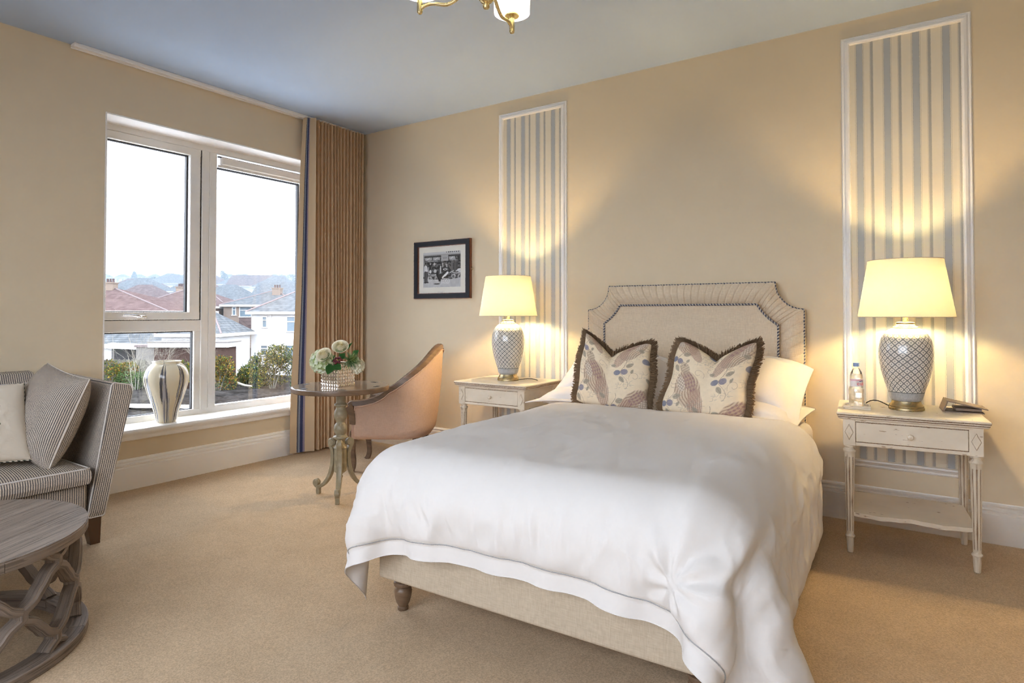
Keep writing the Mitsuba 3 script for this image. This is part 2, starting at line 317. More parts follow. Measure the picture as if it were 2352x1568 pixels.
# wallpaper panels inside white mouldings
def panel(n, x0, x1, label):
    z0, z1, mw = 0.316, 2.824, 0.046
    prof = [(0, 0), (0, mw), (0.006, mw), (0.012, mw - 0.005), (0.008, mw - 0.010), (0.008, mw - 0.014), (0.018, mw - 0.022), (0.022, mw - 0.034), (0.020, 0.004), (0.012, 0)]
    def ring(x0, x1, z0, z1):                       # mitred moulding round the rectangle
        k = len(prof); rr = []
        for (cx, cz, sx, sz) in ((x0, z0, 1, 1), (x1, z0, -1, 1), (x1, z1, -1, -1), (x0, z1, 1, -1)):
            rr.append([(cx + sx * (mw - b), -a, cz + sz * (mw - b)) for a, b in prof])
        m = grid(np.array(rr), closed_u=True, closed_v=True); m.fix_normals(); return m
    t = struct(f'trim_{n}', ring(x0, x1, z0, z1), 'white_satin', label)
    a0, a1, zz0, zz1 = x0 + mw - 0.006, x1 - mw + 0.006, z0 + mw - 0.006, z1 - mw + 0.006
    cream, blue, grey, pale, tan = (0.72, 0.665, 0.55), (0.42, 0.445, 0.46), (0.40, 0.395, 0.37), (0.62, 0.585, 0.50), (0.585, 0.54, 0.45)
    xs = [(a0, cream)]
    s = a0 + 0.040
    while s < a1:
        for d, c in ((-0.0085, tan), (-0.006, pale), (-0.0012, (0.30, 0.31, 0.31)), (0.0, blue), (0.0300, (0.30, 0.31, 0.31)), (0.0312, pale), (0.036, tan), (0.0385, cream),
                     (0.0655, tan), (0.0680, pale), (0.0705, grey), (0.0815, (0.30, 0.31, 0.30)), (0.0828, pale), (0.0855, cream)):
            xs.append((s + d, c))
        s += 0.1385
    xs = [q for q in xs if q[0] < a1] + [(a1, None)]
    v, f, c = [], [], []
    for (xa, ca), (xb, _) in zip(xs[:-1], xs[1:]):
        k = len(v); v += [(xa, -0.0015, zz0), (xb, -0.0015, zz0), (xb, -0.0015, zz1), (xa, -0.0015, zz1)]; f += [(k, k + 1, k + 2), (k, k + 2, k + 3)]; c += [ca] * 4
    put(f'trim_{n}__wallpaper', TM(v, f), 'vertex_matte', color=np.array(c), label='cream wallpaper with blue grey stripes')
panel(1, 1.633, 2.267, 'white moulding around the narrow striped wallpaper panel left of the headboard')
panel(2, 4.120, 4.742, 'white moulding around the tall striped wallpaper panel right of the headboard')

# curtain track and curtain
tr = cat(box(0.006, 0.066, -2.45, -0.03, CEIL - 0.020, CEIL - 0.001, 0.002), box(0.010, 0.014, -2.45, -0.03, CEIL - 0.028, CEIL - 0.018), box(0.056, 0.062, -2.45, -0.03, CEIL - 0.028, CEIL - 0.018))
tag(put('curtain_track', tr, 'white_satin'), 'slim white curtain track fixed to the ceiling above the window', 'curtain track')
t = thing('curtain', 'floor length tan pleated curtain with navy striped border in the room corner', 'curtain')
nz = 60
zz = np.linspace(0.018, CEIL - 0.022, nz); w = (zz - zz[0]) / (zz[-1] - zz[0])
nf, per = 15, 26
ys = np.linspace(0, 1, nf * per + 1)
P = np.zeros((len(ys), nz, 3))
fr = np.cumsum(0.75 + 0.5 * meshkit.noise(np.stack([ys * nf * 1.3, ys * 0, ys * 0], -1), 4)); fr = fr / fr[-1] * nf
for j in range(nz):
    b = 1 - w[j]
    ph = 2 * PI * (fr + 0.22 * b * np.sin(ys * 9 + 1.0) + 0.10 * b * np.sin(ys * 23))
    amp = 0.030 + 0.016 * b * (1 + np.sin(ys * 17 + 2))
    q = np.sin(ph)
    P[:, j, 0] = 0.085 + amp * np.sign(q) * np.abs(q) ** 0.7 + 0.012 * b * np.sin(ys * 6)
    P[:, j, 1] = -0.600 + 0.545 * ys + 0.006 * np.cos(ph)
    P[:, j, 2] = zz[j]
m = grid(P); put(t + '__pleats', m, 'curtain_cloth', True)
# leading edge: flat fold with the woven border, narrower at the head
ss = np.linspace(0, 1, 60); Q = np.zeros((60, nz, 3)); col = np.zeros((60, nz, 3))
for j in range(nz):
    b = 1 - w[j]; y0 = -0.715 - 0.115 * b ** 0.8 - 0.012 * math.sin(zz[j] * 3) * b
    Q[:, j, 1] = y0 + (-0.645 - y0) * ss
    Q[:, j, 0] = 0.055 + 0.085 * ss ** 1.6 + 0.012 * np.sin(ss * PI * 2) * (1 - 0.5 * b)
    Q[:, j, 2] = zz[j]
for a, b_, c in ((0, 2, (0.56, 0.42, 0.27)), (0.30, 0.36, (0.10, 0.10, 0.12)), (0.36, 0.44, (0.25, 0.28, 0.34)), (0.44, 0.56, (0.045, 0.055, 0.12)), (0.56, 0.66, (0.26, 0.22, 0.27))):
    col[(ss >= a) & (ss < b_)] = c
put(t + '__border', grid(Q), 'vertex_matte', True, color=col.reshape(-1, 3), label='flat leading edge with navy and lilac stripes')
R_ = np.zeros((12, nz, 3)); uu = np.linspace(0, 1, 12)
for j in range(nz):
    R_[:, j, 0] = 0.140 - 0.11 * np.sin(uu * PI * 0.5); R_[:, j, 1] = -0.645 + 0.045 * uu; R_[:, j, 2] = zz[j]
    R_[-1, j] = P[0, j]
put(t + '__return', grid(R_), 'curtain_cloth', True)
# ------------------------------------------------------------------ bed
TH = math.radians(1.5); EU = np.array([math.cos(TH), math.sin(TH)]); EW = np.array([math.sin(TH), -math.cos(TH)])
BW, BL = 1.35, 2.15
BO = np.array([2.685, -2.33]) - EW * BL
BM = np.eye(4); BM[:2, 0], BM[:2, 1], BM[:2, 3] = EU, -EW, BO     # bed frame: x across, -y towards the foot
bed = thing('bed', 'double bed with beige upholstered base and notched corded headboard against the wall', 'bed')
put(bed + '__base', tf(soft(0, BW, -BL, 0, 0.135, 0.375, 0.012), BM), 'linen_shaded', 30, label='beige linen divan base')
leg = lathe([(0.012, 0), (0.021, 0.002), (0.022, 0.012), (0.018, 0.016), (0.026, 0.030), (0.033, 0.052), (0.036, 0.075), (0.034, 0.086), (0.026, 0.094), (0.036, 0.100), (0.038, 0.108), (0.036, 0.114), (0.028, 0.118), (0.042, 0.126), (0.043, 0.137)], 28)
for (u, w_) in ((0.075, BL - 0.065), (BW - 0.075, BL - 0.065), (0.075, 0.08), (BW - 0.075, 0.08)):
    put(bed + '__leg', tf(leg, shift(u, -w_, 0), BM), 'walnut', 35, label='turned dark wooden leg')
# headboard
XC = 3.205
def hb_line(hw, z_sh, hw_top, z_top, z_bot, n_side, n_cove, n_top, cove):
    """half outline from the lower left up and over to the lower right"""
    left = [(-hw, z_bot + (z_sh - z_bot) * i / n_side) for i in range(n_side)]
    cx, cz = -hw, z_top
    a, b = hw - hw_top, z_top - z_sh
    arc = []
    for i in range(n_cove):
        ph = PI / 2 * i / n_cove
        e = (cx + a * math.sin(ph), cz - b * math.cos(ph)); l = (-hw + a * i / n_cove, z_sh + b * i / n_cove)
        arc.append((cove * e[0] + (1 - cove) * l[0], cove * e[1] + (1 - cove) * l[1]))
    top = [(-hw_top + 2 * hw_top * i / n_top, z_top) for i in range(n_top + 1)]
    right = [(-x, z) for x, z in (left + arc)][::-1]
    return np.array(left + arc + top + right)
NS, NC, NT = 14, 8, 22
ho = hb_line(0.714, 1.224, 0.553, 1.390, 0.32, NS, NC, NT, 1.0)
hi = hb_line(0.577, 1.130, 0.455, 1.257, 0.32, NS, NC, NT, 0.30)
hb = bed + '__headboard'
poly = sg.Polygon([tuple(q) for q in ho])
back = extrude(poly, 0.07); back.apply_transform(rot([1, 0, 0], PI / 2)); back.apply_translation((XC, -0.008, 0))
put(hb, back, 'linen_beige', label='padded headboard with concave top corners')
seg = 9
for i in range(len(ho) - 1):
    t_ = np.linspace(0, 1, 9)
    u_ = np.linspace(0, 1, seg)
    A = ho[i][None] + (ho[i + 1] - ho[i])[None] * u_[:, None]; B = hi[i][None] + (hi[i + 1] - hi[i])[None] * u_[:, None]
    Pq = A[:, None] + (B - A)[:, None] * t_[None, :, None]
    dep = 0.078 + 0.036 * np.sin(PI * (0.10 + 0.86 * t_))[None] - 0.0045 * (np.abs(2 * u_ - 1)[:, None] ** 8)
    G = np.stack([XC + Pq[..., 0], -dep + 0 * Pq[..., 0], Pq[..., 1]], -1)
    m = grid(G); 
    put(hb + '__pleat', m, 'linen_beige', True)
# centre panel
inner = sg.Polygon([tuple(q) for q in hi])
cp = extrude(inner.buffer(0.004), 0.104); cp.apply_transform(rot([1, 0, 0], PI / 2)); cp.apply_translation((XC, -0.008, 0))
put(hb + '__centre_panel', cp, 'linen_beige', label='flat linen centre panel')
NAVY, IVORY = (0.055, 0.06, 0.095), (0.47, 0.43, 0.38)
for ln, yy in ((ho, -0.082), (hi, -0.116)):
    m, c = cord(np.stack([XC + ln[:, 0], np.full(len(ln), yy), ln[:, 1]], 1), 0.0066, 0.019, NAVY, IVORY)
    put(hb + '__cord', m, 'vertex_matte', True, color=c, label='twisted navy and ivory cord')
mt = soft(0.0, BW, -BL + 0.01, -0.0, 0.377, 0.575, 0.06)
tag(put('mattress', tf(mt, BM), 'cotton_white', 30), 'deep white mattress on the bed base, mostly hidden under the duvet', 'mattress')

# duvet: a cloth settled over the mattress, then quilted
def settle(N=66, size=(2.28, 1.93), ctr=(3.45, -1.64), rot_=2.2, top=0.63, steps=260):
    r_ = np.random.default_rng(3); a = math.radians(rot_); du = np.array([math.cos(a), math.sin(a)]); dw = np.array([math.sin(a), -math.cos(a)])
    s = np.linspace(-.5, .5, N); U, Wd = np.meshgrid(s * size[0], s * size[1], indexing='ij')
    X = np.zeros((N, N, 3)); X[..., :2] = np.array(ctr) + U[..., None] * du + Wd[..., None] * dw; X[..., 2] = top + .04 + .01 * r_.random((N, N))
    h, r0, infl = 1 / 60, .15, .065
    rx, ry = size[0] / (N - 1), size[1] / (N - 1); cons = []
    I, J = np.meshgrid(np.arange(N), np.arange(N), indexing='ij')
    for dx, dy, k in [(1, 0, 1), (0, 1, 1), (1, 1, .55), (1, -1, .55), (3, 0, .22), (0, 3, .22)]:
        m = (I + dx < N) & (J + dy < N) & (J + dy >= 0); i = (I * N + J)[m]; j = ((I + dx) * N + J + dy)[m]
        key = (I[m] // max(dx, 1)) % 2 if dx else (J[m] // dy) % 2
        for p in (0, 1): q = key == p; cons.append((i[q], j[q], np.hypot(dx * rx, dy * ry), k))
    def collide(P, Pold):
        d = P[:, :2] - BO; u, w_, z = d @ EU, d @ EW, P[:, 2]
        c = np.stack([u - BW / 2, w_ - BL / 2, z - top / 2], 1); hb_ = np.array([BW / 2 + infl, BL / 2 + infl, top / 2]) - r0
        q = np.abs(c) - hb_; qo = np.maximum(q, 0); lo = np.linalg.norm(qo, axis=1); sd = lo + np.minimum(q.max(1), 0) - r0 - .004; ins = sd < 0
        n = np.where(lo[:, None] > 1e-9, qo / np.maximum(lo, 1e-9)[:, None], (q == q.max(1, keepdims=True)).astype(float)) * np.sign(c)
        nw = np.concatenate([n[:, :1] * EU + n[:, 1:2] * EW, n[:, 2:3]], 1); P = P - np.where(ins, sd, 0)[:, None] * nw
        mv = P - Pold; tn = mv - (mv * nw).sum(1, keepdims=True) * nw; P = P - np.where(ins, .6, 0)[:, None] * tn
        fl = P[:, 2] < .012; P[fl, 2] = .012; P[fl, :2] = Pold[fl, :2] * .7 + P[fl, :2] * .3
        return P
    P = X.reshape(-1, 3).copy(); V = np.zeros_like(P)
    for t_ in range(steps):
        V[:, 2] -= 9.8 * h; V *= .965; old = P.copy(); P = P + V * h
        for it in range(9):
            for i, j, L, k in cons:
                d = P[j] - P[i]; l = np.sqrt((d * d).sum(1)) + 1e-9; c = (.5 * k * (l - L) / l)[:, None] * d; P[i] += c; P[j] -= c
            if it % 3 == 2: P = collide(P, old)
        V = (P - old) / h; sp = np.linalg.norm(V, axis=1, keepdims=True); V *= np.minimum(1, 1.5 / np.maximum(sp, 1e-9))
    return P.reshape(N, N, 3)
D0 = settle()
K = 4; n1 = (66 - 1) * K + 1
D = np.stack([zoom(D0[..., k], n1 / 66, order=3, mode='nearest', grid_mode=False) for k in range(3)], -1)
D = np.stack([gaussian_filter(D[..., k], 2.0, mode='nearest') for k in range(3)], -1)
su, sv = 2.28 / (n1 - 1), 1.93 / (n1 - 1)
U, Vv = np.meshgrid(np.arange(n1) * su, np.arange(n1) * sv, indexing='ij')
nrm = np.cross(np.gradient(D, axis=0), np.gradient(D, axis=1)); nrm /= np.linalg.norm(nrm, axis=-1, keepdims=True) + 1e-9
if nrm[n1 // 2, n1 // 2, 2] < 0: nrm = -nrm
nrm = np.stack([gaussian_filter(nrm[..., k], 2, mode='nearest') for k in range(3)], -1)
edge = np.minimum(np.minimum(U, U.max() - U), np.minimum(Vv, Vv.max() - Vv))
HEM = 0.065
puff = np.clip((edge - HEM) / 0.16, 0, 1); puff = np.sqrt(np.clip(1 - (1 - puff) ** 2, 0, 1))
nz3 = lambda f, s_: meshkit.fbm(np.stack([U * f, Vv * f, 0 * U + s_], -1), 3, s_)
wr = np.abs(nz3(3.2, 5) - 0.5) * 2
wr2 = 1 - np.abs(meshkit.fbm(np.stack([U * 7 + 1.2 * nz3(2.5, 8), Vv * 3.2, 0 * U], -1), 3, 11) - 0.5) * 2
hang = np.clip((0.60 - D[..., 2]) / 0.12, 0, 1)
sidem = np.clip((np.abs(U - U.max() / 2) - 0.62) / 0.2, 0, 1)
ridge = lambda a, b, s_: 1 - np.abs(meshkit.fbm(np.stack([a + 1.5 * nz3(3.0, s_), b, 0 * U + s_], -1), 3, s_) - 0.5) * 2
wr3 = ridge(U * 17, Vv * 4.5, 21) * (1 - sidem) + ridge(Vv * 15, U * 4.5, 22) * sidem
wr2 = wr2 * (1 - sidem) + ridge(Vv * 6.5, U * 3.0, 23) * sidem
disp = puff * (0.040 + 0.014 * (nz3(2.0, 2) - 0.5)) + puff * (0.008 + 0.034 * hang) * (wr2 - 0.7) + puff * 0.010 * (wr - 0.4) * (0.35 + hang) + puff * (0.0035 + 0.016 * hang) * (wr3 - 0.75)
gi = np.unravel_index(np.argmin(((D - np.array([3.93, -2.42, 0.44])) ** 2).sum(-1)), U.shape); gu, gv = U - U[gi], Vv - Vv[gi]; gr = np.hypot(gu, gv)
ga_ = np.arctan2(gv, gu); disp = disp + puff * 0.011 * np.exp(-(gr / 0.17) ** 2) * np.clip(gr / 0.04, 0, 1) * np.cos(8 * ga_ + 3 * nz3(4.0, 31)) - puff * 0.012 * np.exp(-(gr / 0.07) ** 2)
top_s = D + nrm * (0.002 + disp)[..., None]
top_s[..., 2] = np.maximum(top_s[..., 2], 0.006)
bot_s = D - nrm * 0.002
bot_s[..., 2] = np.maximum(bot_s[..., 2], 0.003)
ring = np.concatenate([np.arange(n1) * n1, (n1 - 1) * n1 + np.arange(1, n1), (np.arange(n1 - 2, -1, -1)) * n1 + n1 - 1, np.arange(n1 - 2, 0, -1)])
ft = grid(top_s).faces; k = n1 * n1
rn = np.roll(ring, -1)
dv = thing('duvet', 'plump white cotton duvet spread over the bed, hanging low at the right foot corner', 'duvet')
put(dv + '__cover', TM(np.vstack([top_s.reshape(-1, 3), bot_s.reshape(-1, 3)]), np.vstack([ft, ft[:, ::-1] + k, np.stack([ring, rn, rn + k], 1), np.stack([ring, rn + k, ring + k], 1)])), 'cotton_duvet', True,
    uv=np.vstack([np.stack([U.ravel(), Vv.ravel()], 1)] * 2))
hi_ = int(round(HEM / su)); hj = int(round(HEM / sv))
pth = np.concatenate([top_s[hi_:-hi_, n1 - 1 - hj]])
put(dv + '__piping', tube(resample(pth + 0.001 * nrm[hi_:-hi_, n1 - 1 - hj], 500), 0.0021, 6), 'vertex_matte', True, color=np.full((500 * 6 + 2, 3), 0.36), label='fine grey corded seam above the hem')
pth = np.concatenate([top_s[n1 - 1 - hi_, hj:-hj]])
put(dv + '__piping', tube(resample(pth, 400), 0.0021, 6), 'vertex_matte', True, color=np.full((400 * 6 + 2, 3), 0.36), label='fine grey corded seam on the right side')

# pillows
def pillow_mesh(w, h, th, flange=0.0, n=44, bulge=2.2, droop=0.0, seed=0, wr=0.006):
    s = np.linspace(-1, 1, n); A, B = np.meshgrid(s, s, indexing='ij')
    fx, fy = flange / (w / 2 + flange), flange / (h / 2 + flange)
    ax, ay = np.clip(np.abs(A) / (1 - fx), 0, 1), np.clip(np.abs(B) / (1 - fy), 0, 1)
    t_ = ((1 - ax ** bulge) * (1 - ay ** bulge)) ** 0.5
    x, y = A * (w / 2 + flange), B * (h / 2 + flange)
    # sides draw in between the corners
    x = x * (1 - 0.035 * (1 - B ** 2)); y = y * (1 - 0.05 * (1 - A ** 2))
    nn = (meshkit.fbm(np.stack([A * 3 + seed, B * 3, 0 * A + seed], -1), 3, seed) - 0.5)
    zt = th / 2 * t_ + wr * nn * 2 * t_ + 0.004; zb = -th / 2 * t_ - 0.004 + 0 * nn
    d = -droop * (np.clip(np.abs(A), 0, 1) ** 3)
    top_ = np.stack([x, y, zt + d], -1); bot_ = np.stack([x, y, zb + d], -1)
    k_ = n * n; ring_ = np.concatenate([np.arange(n) * n, (n - 1) * n + np.arange(1, n), (np.arange(n - 2, -1, -1)) * n + n - 1, np.arange(n - 2, 0, -1)]); r2 = np.roll(ring_, -1)
    f_ = grid(top_).faces
    m = TM(np.vstack([top_.reshape(-1, 3), bot_.reshape(-1, 3)]), np.vstack([f_, f_[:, ::-1] + k_, np.stack([ring_, r2, r2 + k_], 1), np.stack([ring_, r2 + k_, ring_ + k_], 1)]))
    uv = np.vstack([np.stack([A.ravel(), B.ravel()], 1)] * 2)
    m.fix_normals()
    return m, uv, top_
RX_ = lambda a: rot([1, 0, 0], a); RY_ = lambda a: rot([0, 1, 0], a); RZ_ = lambda a: rot([0, 0, 1], a)
for (x, y, z, ax, ay, az, lab, sd, th) in ((2.74, -0.44, 0.665, 0.05, 0.0, 0.03, 'flat white pillow with wide hem lying under the left leaning pillow', 1, 0.17),
                                       (3.59, -0.44, 0.665, 0.05, 0.0, -0.02, 'flat white pillow with wide hem lying under the right leaning pillow', 2, 0.17),
                                       (2.80, -0.375, 0.815, 0.50, 0.03, 0.03, 'plump white pillow leaning on the headboard behind the left printed cushion', 3, 0.20),
                                       (3.57, -0.375, 0.815, 0.50, -0.03, -0.03, 'plump white pillow leaning on the headboard behind the right printed cushion', 4, 0.20)):
    m, uv, _ = pillow_mesh(0.68, 0.44, th, 0.055, droop=0.10 if ax > 0.2 else 0.03, seed=sd)
    tag(put('pillow', tf(m, RX_(ax), RY_(ay), RZ_(az), shift(x, y, z)), 'cotton_white', True), lab, 'pillow', 'white pillows on the bed')

# printed cushions with a brown fringe
def painter(x, y, off):
    """the print, a colour per point (metres on the cloth)"""
    x, y = x + off[0], y + off[1]
    base = np.array([0.72, 0.605, 0.445]); c = np.tile(base, (len(x), 1))
    n1_ = meshkit.fbm(np.stack([x * 60, y * 60, 0 * x], -1), 2, 3); c *= (0.95 + 0.1 * n1_)[:, None]
    def lay(mask, col, a): nonlocal c; c = c * (1 - (a * mask)[:, None]) + np.array(col) * (a * mask)[:, None]
    def ell(cx, cy, rx, ry, ang):
        ca, sa = math.cos(ang), math.sin(ang); u = (x - cx) * ca + (y - cy) * sa; v = -(x - cx) * sa + (y - cy) * ca
        return u / rx, v / ry
    def inside(u, v, s=0.12): return np.clip((1 - np.sqrt(u * u + v * v)) / s, 0, 1)
    def line(pts, wd, col, a):
        p = spline(pts, 24); sel = np.nonzero((x > p[:, 0].min() - .01) & (x < p[:, 0].max() + .01) & (y > p[:, 1].min() - .01) & (y < p[:, 1].max() + .01))[0]
        if not len(sel): return
        d = np.full(len(sel), 9.0); xx, yy = x[sel], y[sel]
        for q0, q1 in zip(p[:-1], p[1:]):
            e = q1 - q0; t_ = np.clip(((xx - q0[0]) * e[0] + (yy - q0[1]) * e[1]) / (e @ e + 1e-12), 0, 1); d = np.minimum(d, np.hypot(xx - q0[0] - t_ * e[0], yy - q0[1] - t_ * e[1]))
        k_ = (a * np.clip(1.5 - d / wd, 0, 1))[:, None]; c[sel] = c[sel] * (1 - k_) + np.array(col) * k_
    INK = (0.20, 0.15, 0.12)
    def leaf(cx, cy, ang, s):
        u, v = ell(cx, cy, 0.026 * s, 0.016 * s, ang); m_ = inside(np.where(np.abs(u) < 9, u, u), v * (1 + 0.5 * np.clip(u, 0, 1)), 0.2); lay(m_, (0.34, 0.31, 0.24), 0.8); lay(m_ * (np.abs(np.sin(v * 9 + u * 7)) > 0.85), INK, 0.5); lay(m_ * (np.abs(v) < 0.10), INK, 0.5)
    def plum(cx, cy, r, ang):
        for s_, k_ in ((-1, (0.17, 0.185, 0.25)), (1, (0.23, 0.215, 0.27))):
            u, v = ell(cx + s_ * r * 0.95 * math.cos(ang), cy + s_ * r * 0.95 * math.sin(ang), r, r * 0.88, ang); m_ = inside(u, v, 0.15)
            lay(m_, k_, 0.88); lay(m_ * (np.abs(np.sin(v * 7 + 2 * u * u)) > 0.86), (0.10, 0.11, 0.18), 0.5); lay(m_ * np.clip(u * 0.8 * s_ - 0.1, 0, 1), (0.42, 0.37, 0.32), 0.5)
        leaf(cx + 0.055, cy + 0.045, 0.4, 1.0); leaf(cx - 0.05, cy + 0.06, 2.5, 0.85); leaf(cx + 0.01, cy - 0.05, -0.9, 1.0); leaf(cx + 0.07, cy + 0.005, 1.1, 0.6)
        line([(cx, cy), (cx + 0.015, cy + 0.03), (cx + 0.03, cy + 0.05), (cx + 0.03, cy + 0.085)], 0.0013, INK, 0.75)
        line([(cx, cy - 0.01), (cx + 0.025, cy - 0.035), (cx + 0.05, cy - 0.075), (cx + 0.035, cy - 0.11)], 0.0012, INK, 0.6)
    def bird(cx, cy, ang, s, fl=1):
        ca, sa = math.cos(ang), math.sin(ang); P_ = lambda a, b: (cx + s * (a * ca - fl * b * sa), cy + s * (a * sa + fl * b * ca))
        def e(a, b, rx, ry, an=0): q = P_(a, b); return ell(q[0], q[1], rx * s, ry * s, ang + fl * an)
        u, v = e(-0.01, -0.004, 0.090, 0.060); m_ = inside(u, v, 0.10); lay(m_, (0.46, 0.36, 0.265), 0.6); lay(m_ * (np.abs(np.sin(v * 15 + 2 * np.sin(u * 5))) > 0.8), (0.24, 0.14, 0.11), 0.6)
        u, v = e(-0.085, 0.012, 0.075, 0.034, 0.22); m_ = inside(u, v, 0.1); lay(m_, (0.46, 0.345, 0.265), 0.6); lay(m_ * (np.abs(np.sin(v * 12)) > 0.75), (0.30, 0.16, 0.13), 0.6)
        u, v = e(0.02, 0.012, 0.062, 0.026, -0.15); m_ = inside(u, v, 0.15); lay(m_, (0.35, 0.235, 0.185), 0.6); lay(m_ * (np.abs(np.sin(u * 11) * np.sin(v * 6)) > 0.55), (0.22, 0.12, 0.16), 0.5)
        u, v = e(0.02, -0.026, 0.040, 0.018, 0.0); m_ = inside(u, v, 0.15); lay(m_, (0.66, 0.57, 0.47), 0.85); lay(m_ * ((np.abs(np.sin(u * 8 + v * 4)) > 0.86) | (np.abs(np.sin(u * 8 - v * 4)) > 0.86)), INK, 0.6)
        u, v = e(0.088, 0.004, 0.032, 0.024, -0.3); m_ = inside(u, v, 0.15); lay(m_, (0.47, 0.38, 0.28), 0.75); lay(m_ * (np.abs(np.sin(u * 9)) > 0.85), INK, 0.4)
        u, v = e(0.102, 0.006, 0.004, 0.004); lay(inside(u, v, 0.3), INK, 0.9)
        line([P_(0.118, 0.0), P_(0.128, -0.008), P_(0.126, -0.018)], 0.002, INK, 0.8)
        for b in (0.0, 0.018): line([P_(0.01 + b, -0.045), P_(0.012 + b, -0.062), P_(0.02 + b, -0.074), P_(0.03 + b, -0.076)], 0.0013, INK, 0.7)
    def sprig(cx, cy, s):
        for k_ in range(14):
            a = k_ * 2.4; q = (cx + s * 0.05 * math.cos(a) * (k_ / 14) ** 0.5, cy + s * 0.035 * math.sin(a) * (k_ / 14) ** 0.5)
            line([q, (q[0] + 0.012 * math.cos(a * 1.7), q[1] + 0.012 * math.sin(a * 1.7)), (q[0] + 0.016 * math.cos(a), q[1] + 0.018 * math.sin(a * 1.7))], 0.0011, (0.33, 0.30, 0.25), 0.65)
    def curl(cx, cy, s, f_):
        line([(cx + f_ * s * a * math.cos(b), cy + s * a * math.sin(b)) for a, b in ((0.06, -0.6), (0.05, 0.2), (0.045, 1.1), (0.04, 2.2), (0.03, 3.4), (0.02, 4.6), (0.012, 6.0))], 0.001, INK, 0.6)
    bird(-0.085, -0.06, 2.0, 1.30, -1); bird(0.155, 0.16, 0.9, 1.15); bird(0.19, -0.20, 0.75, 1.25, 1); bird(-0.17, 0.21, 2.5, 1.0, -1); bird(-0.35, -0.20, 0.9, 1.2); bird(0.40, 0.0, 1.5, 1.2)
    plum(0.085, -0.02, 0.024, 0.1); plum(-0.19, 0.09, 0.021, -0.3); plum(-0.19, -0.17, 0.022, 0.2); plum(0.02, 0.215, 0.022, 0.1); plum(0.03, -0.245, 0.022, 0.2); plum(0.25, 0.06, 0.022, 0.3); plum(-0.36, 0.02, 0.022, 0.2); plum(0.30, -0.12, 0.024, 0.1)
    for q in ((-0.15, -0.14), (0.03, 0.15), (-0.03, -0.16), (0.17, 0.09), (0.0, 0.18), (0.11, -0.1), (-0.02, 0.12), (-0.06, -0.18), (0.12, 0.075), (-0.2, 0.0), (-0.28, 0.12), (0.25, -0.02), (0.34, 0.18), (-0.3, -0.08)): sprig(q[0], q[1], 1.0)
    for k_, q in enumerate(((0.02, 0.07), (0.14, 0.03), (-0.04, 0.03), (0.17, -0.05), (-0.25, 0.02), (-0.3, 0.2), (0.30, 0.14))): curl(q[0], q[1], 0.6, (-1) ** k_)
    return np.clip(c, 0, 1)
def chopped(w, h, th, dip, skew, n=210):
    """a square cushion, its top edge knocked in"""
    s = np.linspace(-1, 1, n); A, B = np.meshgrid(s, s, indexing='ij')
    rc_ = 1 - 0.055 * (A ** 2 * B ** 2) ** 2.5; A0, B0 = A, B; A, B = A * rc_, B * rc_
    x = A * w / 2 * (1 - 0.10 * (1 - B ** 2) * (0.6 + 0.4 * B) - 0.03 * np.sin(B * 5 + 2 * skew) * np.abs(A) ** 3) + 0.02 * skew * B; up = (B + 1) / 2
    notch = np.clip(1 - np.abs(A - 0.06 * skew) * 1.05, 0, 1) ** 1.25
    y = B * h / 2 - dip * notch * up ** 2.2 + 0.015 * skew * A * up - 0.012 * (1 - A ** 2) * (1 - up)
    t_ = ((1 - np.abs(A0) ** 3.2) * (1 - np.abs(B0) ** 3.2)) ** 0.5
    fold = -0.045 * np.exp(-((A - 0.06 * skew) / (0.10 + 0.25 * (1 - up))) ** 2) * up ** 1.5
    wr_ = 0.008 * (meshkit.fbm(np.stack([A * 3 + 9 * skew, B * 3, 0 * A], -1), 3, 5) - 0.5)
    zt = th / 2 * t_ + (fold + wr_) * t_ + 0.004; zb = -th / 2 * t_ - 0.004
    return A0, B0, np.stack([x, y, zt], -1), np.stack([x, y, zb], -1)
def fringe(border, nrm_, L, n, seed, out):
    """short cut threads round a closed border"""
    r_ = np.random.default_rng(seed); p = resample(np.vstack([border, border[:1]]), n + 1)[:-1]; o = resample(np.vstack([out, out[:1]]), n + 1)[:-1]
    ms_v, ms_f = [], []
    tg = np.roll(p, -1, 0) - np.roll(p, 1, 0); tg /= np.linalg.norm(tg, axis=1, keepdims=True)
    for i in range(n):
        l = L * r_.uniform(0.82, 1.1); wv = 0.0026; d = o[i] + tg[i] * r_.normal(0, 0.12) + nrm_ * r_.normal(0, 0.25); d /= np.linalg.norm(d)
        a = p[i] - o[i] * 0.006 + nrm_ * r_.normal(0, 0.003); b = a + d * l * 0.6; c_ = b + (d + 0.3 * nrm_ * r_.normal()) * l * 0.4
        k_ = len(ms_v) * 9; sec = [tg[i] * wv, nrm_ * wv - tg[i] * wv * 0.5, -nrm_ * wv - tg[i] * wv * 0.5]
        ms_v.append([q + s_ * sc for q, sc in ((a, 1), (b, 1.1), (c_, 0.8)) for s_ in sec])
        for e in (0, 3):
            for j in range(3): j2 = (j + 1) % 3; ms_f += [(k_ + e + j, k_ + e + j2, k_ + e + 3 + j2), (k_ + e + j, k_ + e + 3 + j2, k_ + e + 3 + j)]
    return TM(np.array(ms_v).reshape(-1, 3), ms_f)
M['fringe_brown'] = matte((0.185, 0.125, 0.075))
